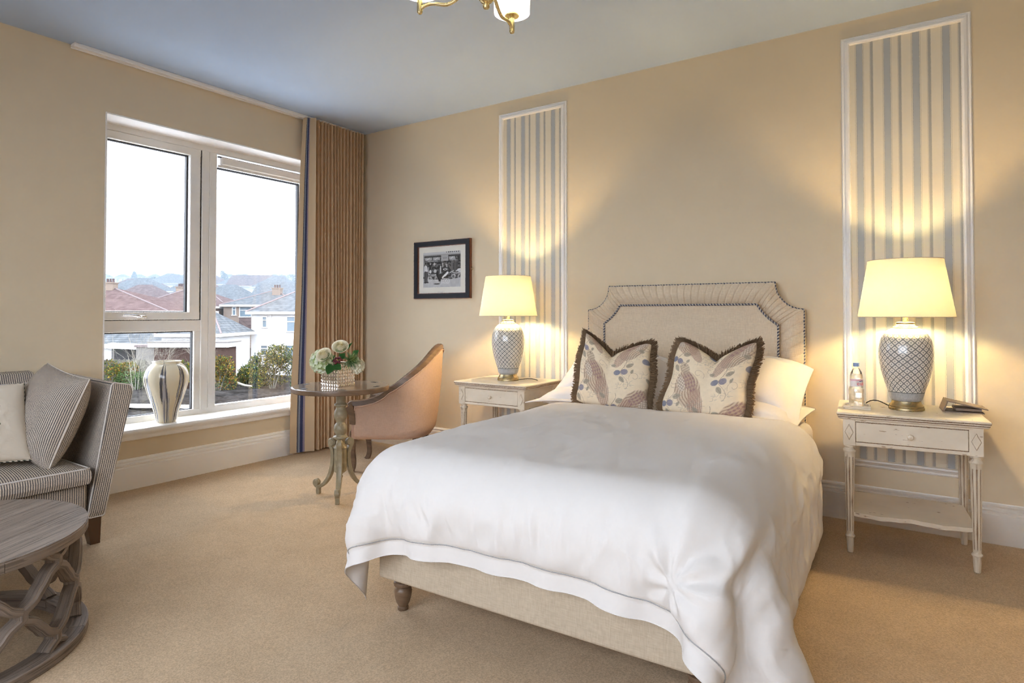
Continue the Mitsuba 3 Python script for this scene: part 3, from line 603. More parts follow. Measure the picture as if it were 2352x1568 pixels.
for (x, y, z, ax, ay, az, dip, sk, off, lab) in ((2.955, -0.655, 0.848, 1.22, 0.10, 0.12, 0.135, -1, (0.02, -0.03), 'left of two printed cushions with brown fringe, birds and blue plums on cream'),
                                            (3.525, -0.655, 0.842, 1.22, 0.025, -0.04, 0.125, 1, (0.0, 0.0), 'right of two printed cushions with brown fringe, large bird in its middle')):
    t = thing('printed_cushion', lab, 'cushion', 'printed cushions on the bed')
    A, B, tp, bt = chopped(0.455, 0.44, 0.16, dip, sk)
    n = A.shape[0]; k_ = n * n; ring_ = np.concatenate([np.arange(n) * n, (n - 1) * n + np.arange(1, n), (np.arange(n - 2, -1, -1)) * n + n - 1, np.arange(n - 2, 0, -1)]); r2 = np.roll(ring_, -1)
    f_ = grid(tp).faces
    m = TM(np.vstack([tp.reshape(-1, 3), bt.reshape(-1, 3)]), np.vstack([f_, f_[:, ::-1] + k_, np.stack([ring_, r2, r2 + k_], 1), np.stack([ring_, r2 + k_, ring_ + k_], 1)]))
    c = painter(A.ravel() * 0.2275, B.ravel() * 0.22, off); c = np.vstack([c, c])
    X = [RX_(ax), RY_(ay), RZ_(az), shift(x, y, z)]
    put(t + '__cover', tf(m, *X), 'vertex_matte', True, color=c)
    ringp = np.vstack([tp.reshape(-1, 3)])[ring_] - [0, 0, 0.004]
    o = np.stack([A.ravel()[ring_] ** 9, B.ravel()[ring_] ** 9, 0 * ring_], 1).astype(float); o = np.stack([gaussian_filter(o[:, q], 6, mode='wrap') for q in range(3)], 1); o /= np.linalg.norm(o, axis=1, keepdims=True) + 1e-9
    fm = fringe(ringp, np.array([0, 0, 1.0]), 0.047, 1900, 5, o)
    put(t + '__fringe', tf(fm, *X), 'fringe_brown', False, label='thick brown cut fringe', kind='stuff')
# ------------------------------------------------------------------ bedside tables
def bedside(x, y, a, label):
    t = thing('bedside_table', label, 'bedside table')
    X = [rotz(a), shift(x, y, 0)]
    W, Dp, Z = 0.313, 0.255, 0.706
    def pt(n, m, mat='paint_cream', smooth=25, **k): return put(t + '__' + n, tf(m, *X), mat, smooth, **k)
    # moulded top: three reeded steps
    def slab(z0, z1, o, b): return box(-W + o, W - o, -Dp + o, Dp - o, z0, z1, b)
    pt('top', cat(slab(Z - 0.013, Z, 0.0, 0.004), slab(Z - 0.023, Z - 0.012, 0.004, 0.004), slab(Z - 0.033, Z - 0.022, 0.008, 0.004)), label='cream top with a reeded edge')
    pt('edge_line', cat(slab(Z - 0.0142, Z - 0.0118, 0.0015, 0), slab(Z - 0.0242, Z - 0.0218, 0.0055, 0)), 'wear_brown', False, label='rubbed brown lines in the edge')
    fx, fy = 0.285, 0.228; zt, za = Z - 0.033, 0.540
    pt('apron', cat(box(-fx + 0.03, fx - 0.03, -fy + 0.004, -fy + 0.02, zt - 0.013, zt), box(-fx + 0.03, fx - 0.03, -fy + 0.004, -fy + 0.02, za, za + 0.017, 0.002), box(-fx + 0.03, fx - 0.03, fy - 0.02, fy - 0.004, za, zt),
                    box(-fx + 0.004, -fx + 0.02, -fy + 0.03, fy - 0.03, za, zt), box(fx - 0.02, fx - 0.004, -fy + 0.03, fy - 0.03, za, zt)))
    pt('drawer_gap', box(-fx + 0.05, fx - 0.05, -fy + 0.010, -fy + 0.016, za + 0.012, zt - 0.008), 'wear_brown', False, label='dark gap round the drawer')
    d = pt('drawer', box(-fx + 0.0565, fx - 0.0565, -fy + 0.002, -fy + 0.012, za + 0.0205, zt - 0.0165, 0.002))
    kn = lathe([(0.007, 0), (0.006, 0.008), (0.007, 0.012), (0.0135, 0.017), (0.0145, 0.022), (0.011, 0.028), (0.004, 0.030)], 20)
    put(d + '__knob', tf(kn, RX_(PI / 2), shift(0, -fy + 0.003, (za + zt) / 2), *X), 'paint_cream', 30)
    # legs: square block with a lozenge, collar, fluted shaft, ring and foot
    def flute(th, z): return 1 - 0.13 * np.clip(np.cos(th * 8), 0, 1) ** 2 * ((z > 0.105) & (z < 0.480))
    prof = [(0.012, 0), (0.014, 0.004), (0.016, 0.04), (0.0175, 0.075), (0.021, 0.078), (0.0225, 0.083), (0.021, 0.088), (0.017, 0.090), (0.0165, 0.100), (0.0172, 0.106)] + \
           [(0.0172 + 0.0065 * i / 10, 0.11 + 0.368 * i / 10) for i in range(11)] + [(0.0238, 0.482), (0.0238, 0.500), (0.0275, 0.504), (0.029, 0.511), (0.027, 0.518), (0.021, 0.522), (0.021, 0.527), (0.026, 0.532), (0.026, 0.541)]
    th = np.linspace(0, 2 * PI, 64, endpoint=False)
    cr, br = np.array((0.64, 0.56, 0.44)), np.array((0.22, 0.135, 0.08))
    pz = np.array(prof)[:, 1]
    g = np.clip(np.cos(th * 8), 0, 1)[:, None] ** 1.5 * ((pz > 0.108) & (pz < 0.48))[None]
    for i, (sx, sy) in enumerate(((-1, -1), (1, -1), (1, 1), (-1, 1))):
        cx, cy = sx * (fx - 0.027), sy * (fy - 0.027)
        nz = meshkit.fbm(np.stack([np.cos(th)[:, None] * 2 + 7 * i + 0 * pz[None], np.sin(th)[:, None] * 2 + 0 * pz[None], pz[None] * 22 + 0 * th[:, None] + x], -1), 3, 3)
        wmask = np.clip(g * (0.35 + 1.3 * nz) + np.clip((nz - 0.62) * 6, 0, 1) * 0.7, 0, 1)
        col = (cr * (1 - wmask[..., None]) + br * wmask[..., None]).reshape(-1, 3); col = np.vstack([col, cr, cr])
        m = lathe(prof, 64, flute)
        l = put(t + '__leg', tf(m, shift(cx, cy, 0), *X), 'vertex_gloss', True, color=col, label='fluted cream leg rubbed brown in the grooves')
        put(l + '__block', tf(box(cx - 0.0275, cx + 0.0275, cy - 0.0275, cy + 0.0275, za - 0.001, zt + 0.001, 0.002), *X), 'paint_cream', False)
        if sy < 0:
            def loz(s, dep, y_):
                return hull([(cx + s * a, y_, (za + zt) / 2 + s * b) for a, b in ((0.020, 0), (0, 0.041), (-0.020, 0), (0, -0.041))] + [(cx + s * .82 * a, y_ - dep, (za + zt) / 2 + s * .82 * b) for a, b in ((0.020, 0), (0, 0.041), (-0.020, 0), (0, -0.041))])
            put(l + '__lozenge_line', tf(loz(1.0, 0.0012, cy - 0.0274), *X), 'wear_brown', False)
            put(l + '__lozenge', tf(loz(0.93, 0.005, cy - 0.0276), *X), 'paint_cream', False)
    # shelf with a serpentine front
    xs = np.linspace(-fx + 0.030, fx - 0.030, 41)
    fr = [(q, -fy + 0.020 + 0.016 * math.cos(q / (fx - 0.03) * PI * 2) ** 3 - 0.014) for q in xs]
    sp = sg.Polygon(fr + [(fx - 0.03, fy - 0.02), (-fx + 0.03, fy - 0.02)])
    sm = extrude(sp, 0.020); sm.apply_translation((0, 0, 0.185))
    pt('shelf', sm, label='serpentine lower shelf')
    return t
bedside(1.945, -0.325, math.radians(0.7), 'cream distressed bedside table left of the bed, between chair and bed')
bedside(4.438, -0.335, math.radians(4.9), 'cream distressed bedside table right of the bed with bottle and folder on it')

# ------------------------------------------------------------------ lamps
def ceramic_c(p, n, uv):
    a, b = uv.x * 21.0, uv.y
    q = b * 9.2
    u, v = a + q, a - q
    du, dv = dr.abs(u - dr.round(u)), dr.abs(v - dr.round(v))
    e = dr.minimum(du, dv)
    cu, cv = u - dr.floor(u) - 0.5, v - dr.floor(v) - 0.5
    dot = dr.sqrt(cu * cu + cv * cv)
    ink = (1 - smoothstep(0.075, 0.125, e)) * 0.9
    ink = dr.maximum(ink, 1 - smoothstep(0.10, 0.14, dot))
    node = (1 - smoothstep(0.12, 0.2, dr.sqrt(du * du + dv * dv)))
    ink = dr.maximum(ink, node * 0.7)
    c = mix((0.70, 0.66, 0.60), (0.105, 0.115, 0.115), ink)
    foot = mix((0.30, 0.31, 0.31), (0.45, 0.45, 0.44), fbm(uv.x * 120, uv.y * 40, 0, 2))
    neck = mix((0.60, 0.55, 0.45), (0.72, 0.68, 0.58), fbm(uv.x * 90, uv.y * 40, 2, 2))
    return dr.select(b < 0.0, dr.select(b < -0.012, foot, mi.Color3f(0.10, 0.11, 0.11)), dr.select(b > 1.0, dr.select(b > 1.012, neck, mi.Color3f(0.25, 0.24, 0.2)), c))
M['lamp_ceramic'] = prin(proc(ceramic_c), 0.10, spec=0.5, clearcoat=0.5, clearcoat_gloss=0.95)
LB = 620.0
def lamp(x, y, z0, cab, label):
    t = thing('table_lamp', label, 'lamp')
    X = [shift(x, y, z0)]
    put(t + '__base', tf(lathe([(0.076, 0), (0.080, 0.003), (0.080, 0.012), (0.076, 0.015), (0.077, 0.021), (0.074, 0.026), (0.068, 0.033), (0.064, 0.046), (0.060, 0.048)], 48), *X), 'brass_dark', 30, label='stepped antique brass base')
    pr = spline([(0.062, 0.047), (0.072, 0.058), (0.078, 0.082), (0.093, 0.13), (0.110, 0.19), (0.120, 0.25), (0.1225, 0.29), (0.119, 0.33), (0.108, 0.37), (0.088, 0.400), (0.062, 0.418), (0.052, 0.420)], 60)
    n = 72; th = np.linspace(0, 2 * PI, n + 1)
    P = np.stack([pr[None, :, 0] * np.cos(th)[:, None], pr[None, :, 0] * np.sin(th)[:, None], np.repeat(pr[None, :, 1], n + 1, 0)], -1)
    uv = np.stack(np.broadcast_arrays(th[:, None] / (2 * PI), (pr[None, :, 1] - 0.094) / 0.292), -1).reshape(-1, 2)
    put(t + '__body', tf(grid(P), *X), 'lamp_ceramic', True, uv=uv, label='ceramic jar with a blue grey lattice pattern')
    put(t + '__cap', tf(lathe([(0.058, 0.419), (0.060, 0.423), (0.058, 0.427), (0.046, 0.431), (0.042, 0.440), (0.043, 0.447), (0.036, 0.451), (0.013, 0.453), (0.0125, 0.475), (0.016, 0.478), (0.016, 0.535), (0.010, 0.540)], 40), *X), 'brass', 30, label='brass neck and lamp holder')
    zb, zt, rb, rt = 0.477, 0.770, 0.216, 0.168
    k = 72
    put(t + '__shade', tf(lathe([(rb, zb), (rb - 0.0002, zb + 0.002), (rt + 0.0002, zt - 0.002), (rt, zt)], k, caps=False), *X), 'lamp_cotton', True, label='tapered cream cotton shade, lit')
    hem = cat(*[tf(tube(np.stack([r * np.cos(th), r * np.sin(th), 0 * th + z], 1)[:-1], 0.0018, 6, closed=True), *X) for r, z in ((rb, zb), (rt, zt))])
    put(t + '__shade__hem', hem, 'linen_beige', True)
    sp = [tube([(0.016, 0, 0.53), (rt * 0.6, 0, zt - 0.06), (rt - 0.002, 0, zt - 0.02)], 0.0015, 5)]
    put(t + '__shade__carrier', cat(*[tf(s, RZ_(q), *X) for s in sp for q in (0.4, 2.5, 4.6)]), 'brass', True)
    b = blob(3, 1, 0, 1, 1); b.apply_scale((0.030, 0.030, 0.036)); b.apply_translation((x, y, z0 + 0.592))
    put(t + '__bulb', b, 'white_gloss', True, emitter={'type': 'area', 'radiance': rgb(LB, LB * 0.71, LB * 0.35)}, label='glowing bulb')
    put(t + '__cord', tube(spline([(x + q[0], y + q[1], z0 + q[2]) for q in cab], 30), 0.0028, 8), 'cable_black', True, label='black flex')
lamp(1.945, -0.325, 0.706, [(0.078, 0.01, 0.010), (0.11, 0.03, 0.012), (0.15, 0.05, 0.016), (0.185, 0.07, 0.012), (0.20, 0.09, 0.003)], 'table lamp with patterned jar and lit shade on the left bedside table')
lamp(4.437, -0.325, 0.706, [(-0.076, 0.02, 0.010), (-0.11, 0.05, 0.022), (-0.15, 0.085, 0.026), (-0.18, 0.11, 0.012), (-0.19, 0.12, 0.003)], 'table lamp with patterned jar and lit shade beside the water bottle')

# ------------------------------------------------------------------ bottle, coaster, folder
bx, by, bz = 4.222, -0.418, 0.706
t = thing('wooden_coaster', 'small square pale wooden tray under the water bottle', 'coaster')
put(t + '__tray', tf(cat(box(-0.062, 0.062, -0.062, 0.062, 0, 0.010, 0.002)), rotz(0.09), shift(bx, by, bz)), 'paint_cream', False)
put(t + '__rim', tf(cat(box(-0.062, 0.062, -0.062, -0.053, 0.009, 0.019, 0.002), box(-0.062, 0.062, 0.053, 0.062, 0.009, 0.019, 0.002), box(-0.062, -0.053, -0.055, 0.055, 0.009, 0.019, 0.002), box(0.053, 0.062, -0.055, 0.055, 0.009, 0.019, 0.002)), rotz(0.09), shift(bx, by, bz)), 'paint_cream', False)
t = thing('water_bottle', 'clear plastic water bottle with blue cap and red lettered label', 'bottle')
X = [shift(bx - 0.002, by, bz + 0.0105)]
rb = lambda th, z: 1 + 0.018 * np.cos(th * 14) * ((z > 0.012) & (z < 0.095))
prof = spline([(0.031, 0.0), (0.0345, 0.006), (0.0350, 0.03), (0.0350, 0.09), (0.0325, 0.098), (0.0300, 0.103), (0.0298, 0.142), (0.0300, 0.150), (0.0270, 0.168), (0.0190, 0.190), (0.0130, 0.203), (0.0125, 0.212)], 50)
put(t + '__body', tf(lathe([(0.001, 0.001)] + prof.tolist(), 56, rb, caps=False), *X), 'bottle_pet', True, label='clear ribbed bottle body')
wp = [(max(r - 0.0008, 0.001), z + 0.0012) for r, z in prof if z < 0.196]
put(t + '__water', tf(lathe(wp, 56, rb), *X), 'water', 30, label='water filling the bottle to the shoulder')
put(t + '__cap', tf(lathe([(0.0135, 0.207), (0.0148, 0.208), (0.0148, 0.224), (0.0138, 0.2265), (0.010, 0.227)], 40, lambda th, z: 1 + 0.012 * np.cos(th * 30)), *X), 'cap_blue', 30, label='blue screw cap')
M['cap_blue'] = prin((0.20, 0.30, 0.55), 0.35)
# paper label with its print: a band of the cylinder, mountains and lettering proud of it by a hair
la, lr = np.linspace(math.radians(-245), math.radians(25), 60), 0.0304
zz = np.linspace(0.104, 0.144, 20)
LP = np.stack([np.broadcast_to(lr * np.cos(la)[:, None], (60, 20)), np.broadcast_to(lr * np.sin(la)[:, None], (60, 20)), np.broadcast_to(zz[None], (60, 20))], -1)
lc = np.tile(np.array((0.78, 0.74, 0.75)), (60, 20, 1)); lc[:, 15:] = (0.72, 0.42, 0.48); lc[:, 18:] = (0.80, 0.78, 0.80); lc[12:16, 3:14] = (0.42, 0.45, 0.60)
lb = put(t + '__label', tf(grid(LP), *X), 'vertex_matte', True, color=lc.reshape(-1, 3), label='white and pink paper label')
def bend(m, r, a0, z0):
    v = m.vertices; a = a0 + v[:, 0] / r; return TM(np.stack([(r + v[:, 2]) * np.cos(a), (r + v[:, 2]) * np.sin(a), z0 + v[:, 1]], 1), m.faces)
M['print_red'] = matte((0.62, 0.05, 0.08)); M['print_navy'] = matte((0.05, 0.07, 0.20))
tx = meshkit.text_mesh('evian', 0.0175, 0.0004)
put(lb + '__lettering', tf(bend(tx, 0.03045, math.radians(-83), 0.1115), *X), 'print_red', False, label='red lettering')
mtn = extrude(shapely.union_all([sg.Polygon([(a - .006, 0), (a, h_), (a + .006, 0)]) for a, h_ in ((0.006, 0.006), (0.014, 0.009), (0.022, 0.007), (0.030, 0.008))]), 0.0003)
put(lb + '__mountains', tf(bend(mtn, 0.03045, math.radians(-63), 0.130), *X), 'print_navy', False, label='navy mountain peaks')
# folded tent-shaped folder
M['leather_taupe'] = prin((0.185, 0.14, 0.105), 0.45)
t = thing('leather_folder', 'taupe leather folder standing folded like a wedge beside the right lamp', 'folder')
X = [rotz(0.10), shift(4.668, -0.235, bz)]
sec = lambda pts, y0, y1: cat(*[hull([(a[0], y, a[1]) for y in (y0, y1) for a in (p, q)] + [(a[0] + o[0], y, a[1] + o[1]) for y in (y0, y1) for a in (p, q)]) for p, q, o in pts])
put(t + '__cover', tf(sec([((-0.075, 0.000), (0.085, 0.000), (0, 0.005)), ((-0.085, 0.004), (-0.066, 0.058), (0.006, -0.001)), ((-0.066, 0.058), (0.100, 0.024), (-0.001, -0.005))], -0.075, 0.075), *X), 'leather_taupe', 20)
put(t + '__inner_flap', tf(sec([((-0.030, 0.010), (0.075, 0.010), (0, 0.012))], -0.066, 0.066), *X), 'leather_taupe', 20, label='rolled inner flap')

# ------------------------------------------------------------------ framed photograph
t = thing('framed_photograph', 'black framed black and white street photograph hanging beside the narrow wallpaper panel', 'picture')
x0, x1, z0, z1 = 0.716, 1.352, 1.330, 1.836
M['frame_black'] = prin((0.012, 0.013, 0.018), 0.5, spec=0.2); M['frame_brown'] = prin((0.16, 0.06, 0.03), 0.35)
def rect_ring(x0, x1, z0, z1, w, y0, y1):
    p = sg.box(x0, z0, x1, z1).difference(sg.box(x0 + w, z0 + w, x1 - w, z1 - w)); m = extrude(p, y1 - y0); m.apply_transform(rot([1, 0, 0], PI / 2)); m.apply_translation((0, -y0, 0)); return m
fr_ = put(t + '__frame', rect_ring(x0 + 0.004, x1 - 0.004, z0 + 0.004, z1 - 0.004, 0.040, 0.004, 0.034), 'frame_black', False, label='black moulding')
put(fr_ + '__edge', cat(rect_ring(x0, x1, z0, z1, 0.012, 0.002, 0.029), rect_ring(x0 + 0.040, x1 - 0.040, z0 + 0.040, z1 - 0.040, 0.009, 0.004, 0.027)), 'frame_brown', False, label='reddish brown outer and inner edge')
M['mat_board'] = matte((0.70, 0.675, 0.60))
mx0, mx1, mz0, mz1 = x0 + 0.045, x1 - 0.045, z0 + 0.042, z1 - 0.042
put(t + '__mount', box(mx0, mx1, -0.014, -0.004, mz0, mz1), 'mat_board', False, label='cream mount')
# the printed photograph, drawn into the colours of a fine sheet
px0, px1, pz0, pz1 = x0 + 0.157 * 0.636, x0 + 0.826 * 0.636, z0 + 0.198 * 0.506, z0 + 0.806 * 0.506
NX, NZ = 190, 140
gx, gz = np.meshgrid(np.linspace(0, 1, NX), np.linspace(0, 1, NZ), indexing='ij')
g = np.full((NX, NZ), 0.06); rr = np.random.default_rng(12)
def rc(a, b, c_, d, v, mk=None):
    m = (gx >= a) & (gx < b) & (gz >= c_) & (gz < d); g[m] = v
def el(a, b, ra, rb_, v, ring_=0):
    q = ((gx - a) / ra) ** 2 + ((gz - b) / rb_) ** 2; g[(q < 1) & (q > ring_)] = v
def ln(a, b, c_, d, wd, v):
    ex, ez = c_ - a, d - b; tt = np.clip(((gx - a) * ex + (gz - b) * ez) / (ex * ex + ez * ez), 0, 1); g[np.hypot(gx - a - tt * ex, gz - b - tt * ez) < wd] = v
g[:] = 0.045 + 0.10 * (meshkit.fbm(np.stack([gx * 30, gz * 25, 0 * gx], -1), 3, 2) > 0.57)
m = gz < 0.26 - 0.05 * np.sin(gx * 3); g[m] = (0.40 + 0.12 * meshkit.fbm(np.stack([gx * 20, gz * 8, 0 * gx], -1), 3, 5))[m]
m = gz > 0.93 + 0.0 * gx; g[m] = 0.50; g[(gz > 0.90) & (gz < 0.94)] = 0.33
for i in range(7): rc(0.62 + i * 0.052, 0.62 + i * 0.052 + 0.022 + 0.012 * rr.random(), 0.965, 1.0, 0.03)
rc(0.0, 0.03, 0.3, 0.92, 0.35); rc(0.03, 1, 0.855, 0.90, 0.07)
for a, b in ((0.05, 0.24), (0.27, 0.46), (0.70, 0.86)): rc(a, b, 0.775, 0.85, 0.38); ln(a + 0.05, 0.79, b - 0.06, 0.84, 0.006, 0.68)
rc(0.49, 0.68, 0.74, 0.90, 0.36); rc(0.55, 0.63, 0.80, 0.84, 0.16); rc(0.56, 0.62, 0.808, 0.832, 0.34)
rc(0.05, 0.47, 0.725, 0.765, 0.13); rc(0.70, 0.94, 0.735, 0.765, 0.15)
for i in range(9): rc(0.13 + i * 0.030, 0.15 + i * 0.030, 0.735, 0.757, 0.48)
for i in range(5): rc(0.74 + i * 0.032, 0.762 + i * 0.032, 0.742, 0.760, 0.50)
for a, b, s in ((0.31, 0.66, 0.03), (0.20, 0.67, 0.018), (0.53, 0.66, 0.02), (0.90, 0.60, 0.015), (0.63, 0.63, 0.02)): el(a, b, s, s * 1.3, 0.45)
rc(0.52, 0.545, 0.56, 0.64, 0.45); rc(0.62, 0.66, 0.56, 0.63, 0.40); rc(0.75, 0.80, 0.27, 0.72, 0.14); rc(0.82, 0.93, 0.3, 0.70, 0.085); rc(0.86, 0.865, 0.3, 0.7, 0.2)
# man in shirt sleeves at the left
el(0.075, 0.665, 0.022, 0.034, 0.22); el(0.068, 0.685, 0.024, 0.022, 0.03); el(0.072, 0.53, 0.048, 0.105, 0.62); ln(0.045, 0.58, 0.035, 0.44, 0.018, 0.5); ln(0.1, 0.57, 0.12, 0.47, 0.014, 0.6)
ln(0.06, 0.44, 0.055, 0.16, 0.028, 0.08); ln(0.095, 0.43, 0.105, 0.15, 0.024, 0.10); el(0.06, 0.14, 0.04, 0.018, 0.03); el(0.12, 0.14, 0.035, 0.016, 0.03)
ln(0.15, 0.56, 0.145, 0.18, 0.008, 0.45); el(0.15, 0.57, 0.012, 0.02, 0.4)
# second man, walking
el(0.478, 0.575, 0.018, 0.028, 0.55); el(0.455, 0.46, 0.034, 0.09, 0.12); ln(0.475, 0.54, 0.478, 0.42, 0.014, 0.62); ln(0.45, 0.40, 0.43, 0.30, 0.02, 0.16); ln(0.475, 0.4, 0.47, 0.3, 0.016, 0.5)
# prams
def pram(cx, cz, s, hood):
    el(cx, cz, 0.13 * s, 0.045 * s, 0.58); el(cx - 0.02 * s, cz + 0.03 * s, 0.10 * s, 0.03 * s, 0.08); ln(cx - 0.13 * s, cz - 0.02 * s, cx + 0.14 * s, cz - 0.03 * s, 0.008, 0.05)
    if hood: el(cx + 0.08 * s, cz + 0.07 * s, 0.07 * s, 0.05 * s, 0.55); ln(cx - 0.02 * s, cz + 0.04 * s, cx + 0.10 * s, cz + 0.10 * s, 0.012, 0.70)
    for o in (-0.09, 0.09):
        for r_ in (1.0, 0.5): el(cx + o * s, cz - 0.115 * s, 0.058 * s * r_, 0.070 * s * r_, 0.62 if r_ == 1 else 0.5, 0.68)
        ln(cx + o * s, cz - 0.05 * s, cx + o * s * 0.6, cz - 0.115 * s, 0.006, 0.6)
pram(0.28, 0.36, 1.0, False); el(0.20, 0.45, 0.03, 0.05, 0.6); el(0.33, 0.46, 0.04, 0.05, 0.5); pram(0.90, 0.40, 0.9, True); ln(0.72, 0.40, 0.82, 0.45, 0.008, 0.6)
ln(0.38, 0.38, 0.46, 0.17, 0.03, 0.035); el(0.48, 0.31, 0.07, 0.075, 0.05); ln(0.54, 0.27, 0.66, 0.40, 0.028, 0.72); ln(0.57, 0.26, 0.68, 0.32, 0.02, 0.04); el(0.60, 0.50, 0.06, 0.028, 0.6, 0.3)
for a, b, s in ((0.60, 0.17, 0.075), (0.55, 0.18, 0.07), (0.47, 0.12, 0.05), (0.66, 0.17, 0.07)): el(a, b, s * 0.8, s, 0.66, 0.72)
el(0.38, 0.095, 0.09, 0.018, 0.08)
g = gaussian_filter(g, 0.7)
S = np.stack([px0 + gx * (px1 - px0), np.full_like(gx, -0.0152), pz0 + gz * (pz1 - pz0)], -1)
put(t + '__print', grid(S), 'vertex_matte', False, color=np.repeat(np.clip(g, 0, 1).reshape(-1, 1), 3, 1), label='old street scene with prams')
cp_ = [box(0.985 + i * 0.009, 0.985 + i * 0.009 + 0.006, -0.0148, -0.0139, 1.383 + 0.008 * j, 1.3855 + 0.008 * j) for j in range(2) for i in range(9 if j else 7)]
put(t + '__caption', cat(*cp_), 'vertex_matte', False, color=np.full((len(cp_) * 8, 3), 0.40), label='tiny printed caption')
gl = TM([(mx0, -0.020, mz0), (mx1, -0.020, mz0), (mx1, -0.020, mz1), (mx0, -0.020, mz1)], [[0, 1, 2], [0, 2, 3]])
put(t + '__glass', gl, 'picture_glass', False)
put(t + '__hook', tf(tube(np.stack([0.010 * np.cos(np.linspace(0, 6.28, 17)[:-1]), 0 * np.linspace(0, 1, 16), 0.010 * np.sin(np.linspace(0, 6.28, 17)[:-1])], 1), 0.003, 6, closed=True), shift(x1 + 0.008, -0.012, 1.58)), 'brass_dark', True, label='small brass ring')
# ------------------------------------------------------------------ pedestal table
tx_, ty_, tz_ = 1.32, -1.365, 0.727
t = thing('pedestal_table', 'small round olive painted tripod table with glass top in front of the curtain', 'table')
X = [shift(tx_, ty_, 0)]
R = 0.312
M['top_umber'] = prin((0.13, 0.10, 0.075), 0.35)
M['glass_top'] = prin((0.16, 0.135, 0.11), 0.04, spec=0.7, clearcoat=1.0, clearcoat_gloss=1.0)
put(t + '__top', tf(lathe([(R - 0.02, tz_ - 0.034), (R - 0.004, tz_ - 0.033), (R, tz_ - 0.028), (R + 0.001, tz_ - 0.012), (R - 0.001, tz_ - 0.004), (R - 0.006, tz_ - 0.002)], 96), *X), 'walnut', 30, label='round wooden top with a banded rim')
put(t + '__glass', tf(lathe([(R - 0.010, tz_ - 0.003), (R - 0.008, tz_ - 0.002), (R - 0.010, tz_)], 96), *X), 'glass_top', 20, label='clear glass plate over the dark top')
for i in range(6):
    a = i * PI / 3 + 0.35
    put(t + '__top__inlay', tf(cat(*[hull([((R - 0.055) * math.cos(a + q) + s * 0.020 * math.cos(a + q + w_), (R - 0.055) * math.sin(a + q) + s * 0.020 * math.sin(a + q + w_), tz_ + h_) for s in (-1, 0, 1) for w_ in (0.5, 2.0) for h_ in (0.0, 0.0006)]) for q in (-0.05, 0.05)]), *X), 'black_rubber', False, label='dark painted flourish')
col_prof = spline([(0.036, 0.696), (0.030, 0.66), (0.029, 0.635), (0.031, 0.612), (0.040, 0.604), (0.042, 0.596), (0.030, 0.588), (0.030, 0.580), (0.040, 0.555), (0.0435, 0.535), (0.040, 0.515), (0.029, 0.495), (0.027, 0.486), (0.034, 0.474), (0.043, 0.452), (0.043, 0.436), (0.036, 0.416), (0.031, 0.402), (0.046, 0.394), (0.047, 0.385), (0.034, 0.376), (0.027, 0.366), (0.028, 0.345), (0.042, 0.325), (0.045, 0.320)], 90)[::-1]
low = [(0.004, 0.115), (0.012, 0.120), (0.018, 0.130), (0.012, 0.140), (0.016, 0.150), (0.032, 0.160), (0.040, 0.168), (0.040, 0.318)]
put(t + '__column', tf(lathe(low + [tuple(q) for q in col_prof], 40), *X), 'paint_olive', 35, label='turned baluster column')
# three scrolled legs: the direction of the viewer is 0
A0 = math.atan2(CAM[1] - ty_, CAM[0] - tx_)
c2 = [(0.060, 0.338), (0.045, 0.350), (0.052, 0.366), (0.072, 0.366), (0.079, 0.350), (0.072, 0.330), (0.058, 0.300), (0.054, 0.25), (0.060, 0.20), (0.078, 0.14), (0.105, 0.095), (0.140, 0.062), (0.172, 0.050), (0.195, 0.058), (0.203, 0.076), (0.192, 0.090), (0.176, 0.087), (0.172, 0.074)]
for da in (-0.10, 2.00, -2.20):
    a = A0 + da; p = spline(c2, 60)
    pts = np.stack([p[:, 0], 0 * p[:, 0], p[:, 1]], 1)
    wd = np.interp(np.linspace(0, 1, 60), [0, 0.2, 0.5, 0.85, 1], [0.014, 0.018, 0.0185, 0.0145, 0.011])
    sec = np.array([(-1, -0.75), (-0.75, -1), (0.75, -1), (1, -0.75), (1, 0.75), (0.75, 1), (0.35, 0.85), (-0.35, 0.85), (-0.75, 1), (-1, 0.75)]) * [1.0, 0.72]
    m = tube(pts, wd, section=sec)
    foot = box(0.160, 0.186, -0.013, 0.013, 0.0, 0.056, 0.003)
    m2 = cat(m, tf(lathe([(0.020, -0.019), (0.022, -0.017), (0.022, 0.017), (0.020, 0.019)], 20), RX_(PI / 2), shift(0.062, 0, 0.352)), tf(lathe([(0.017, -0.017), (0.019, -0.015), (0.019, 0.015), (0.017, 0.017)], 20), RX_(PI / 2), shift(0.186, 0, 0.074)))
    l = put(t + '__leg', tf(m2, rotz(a), *X), 'paint_olive', 35, label='scrolled leg')
    put(l + '__foot', tf(foot, rotz(a), *X), 'paint_olive', False)

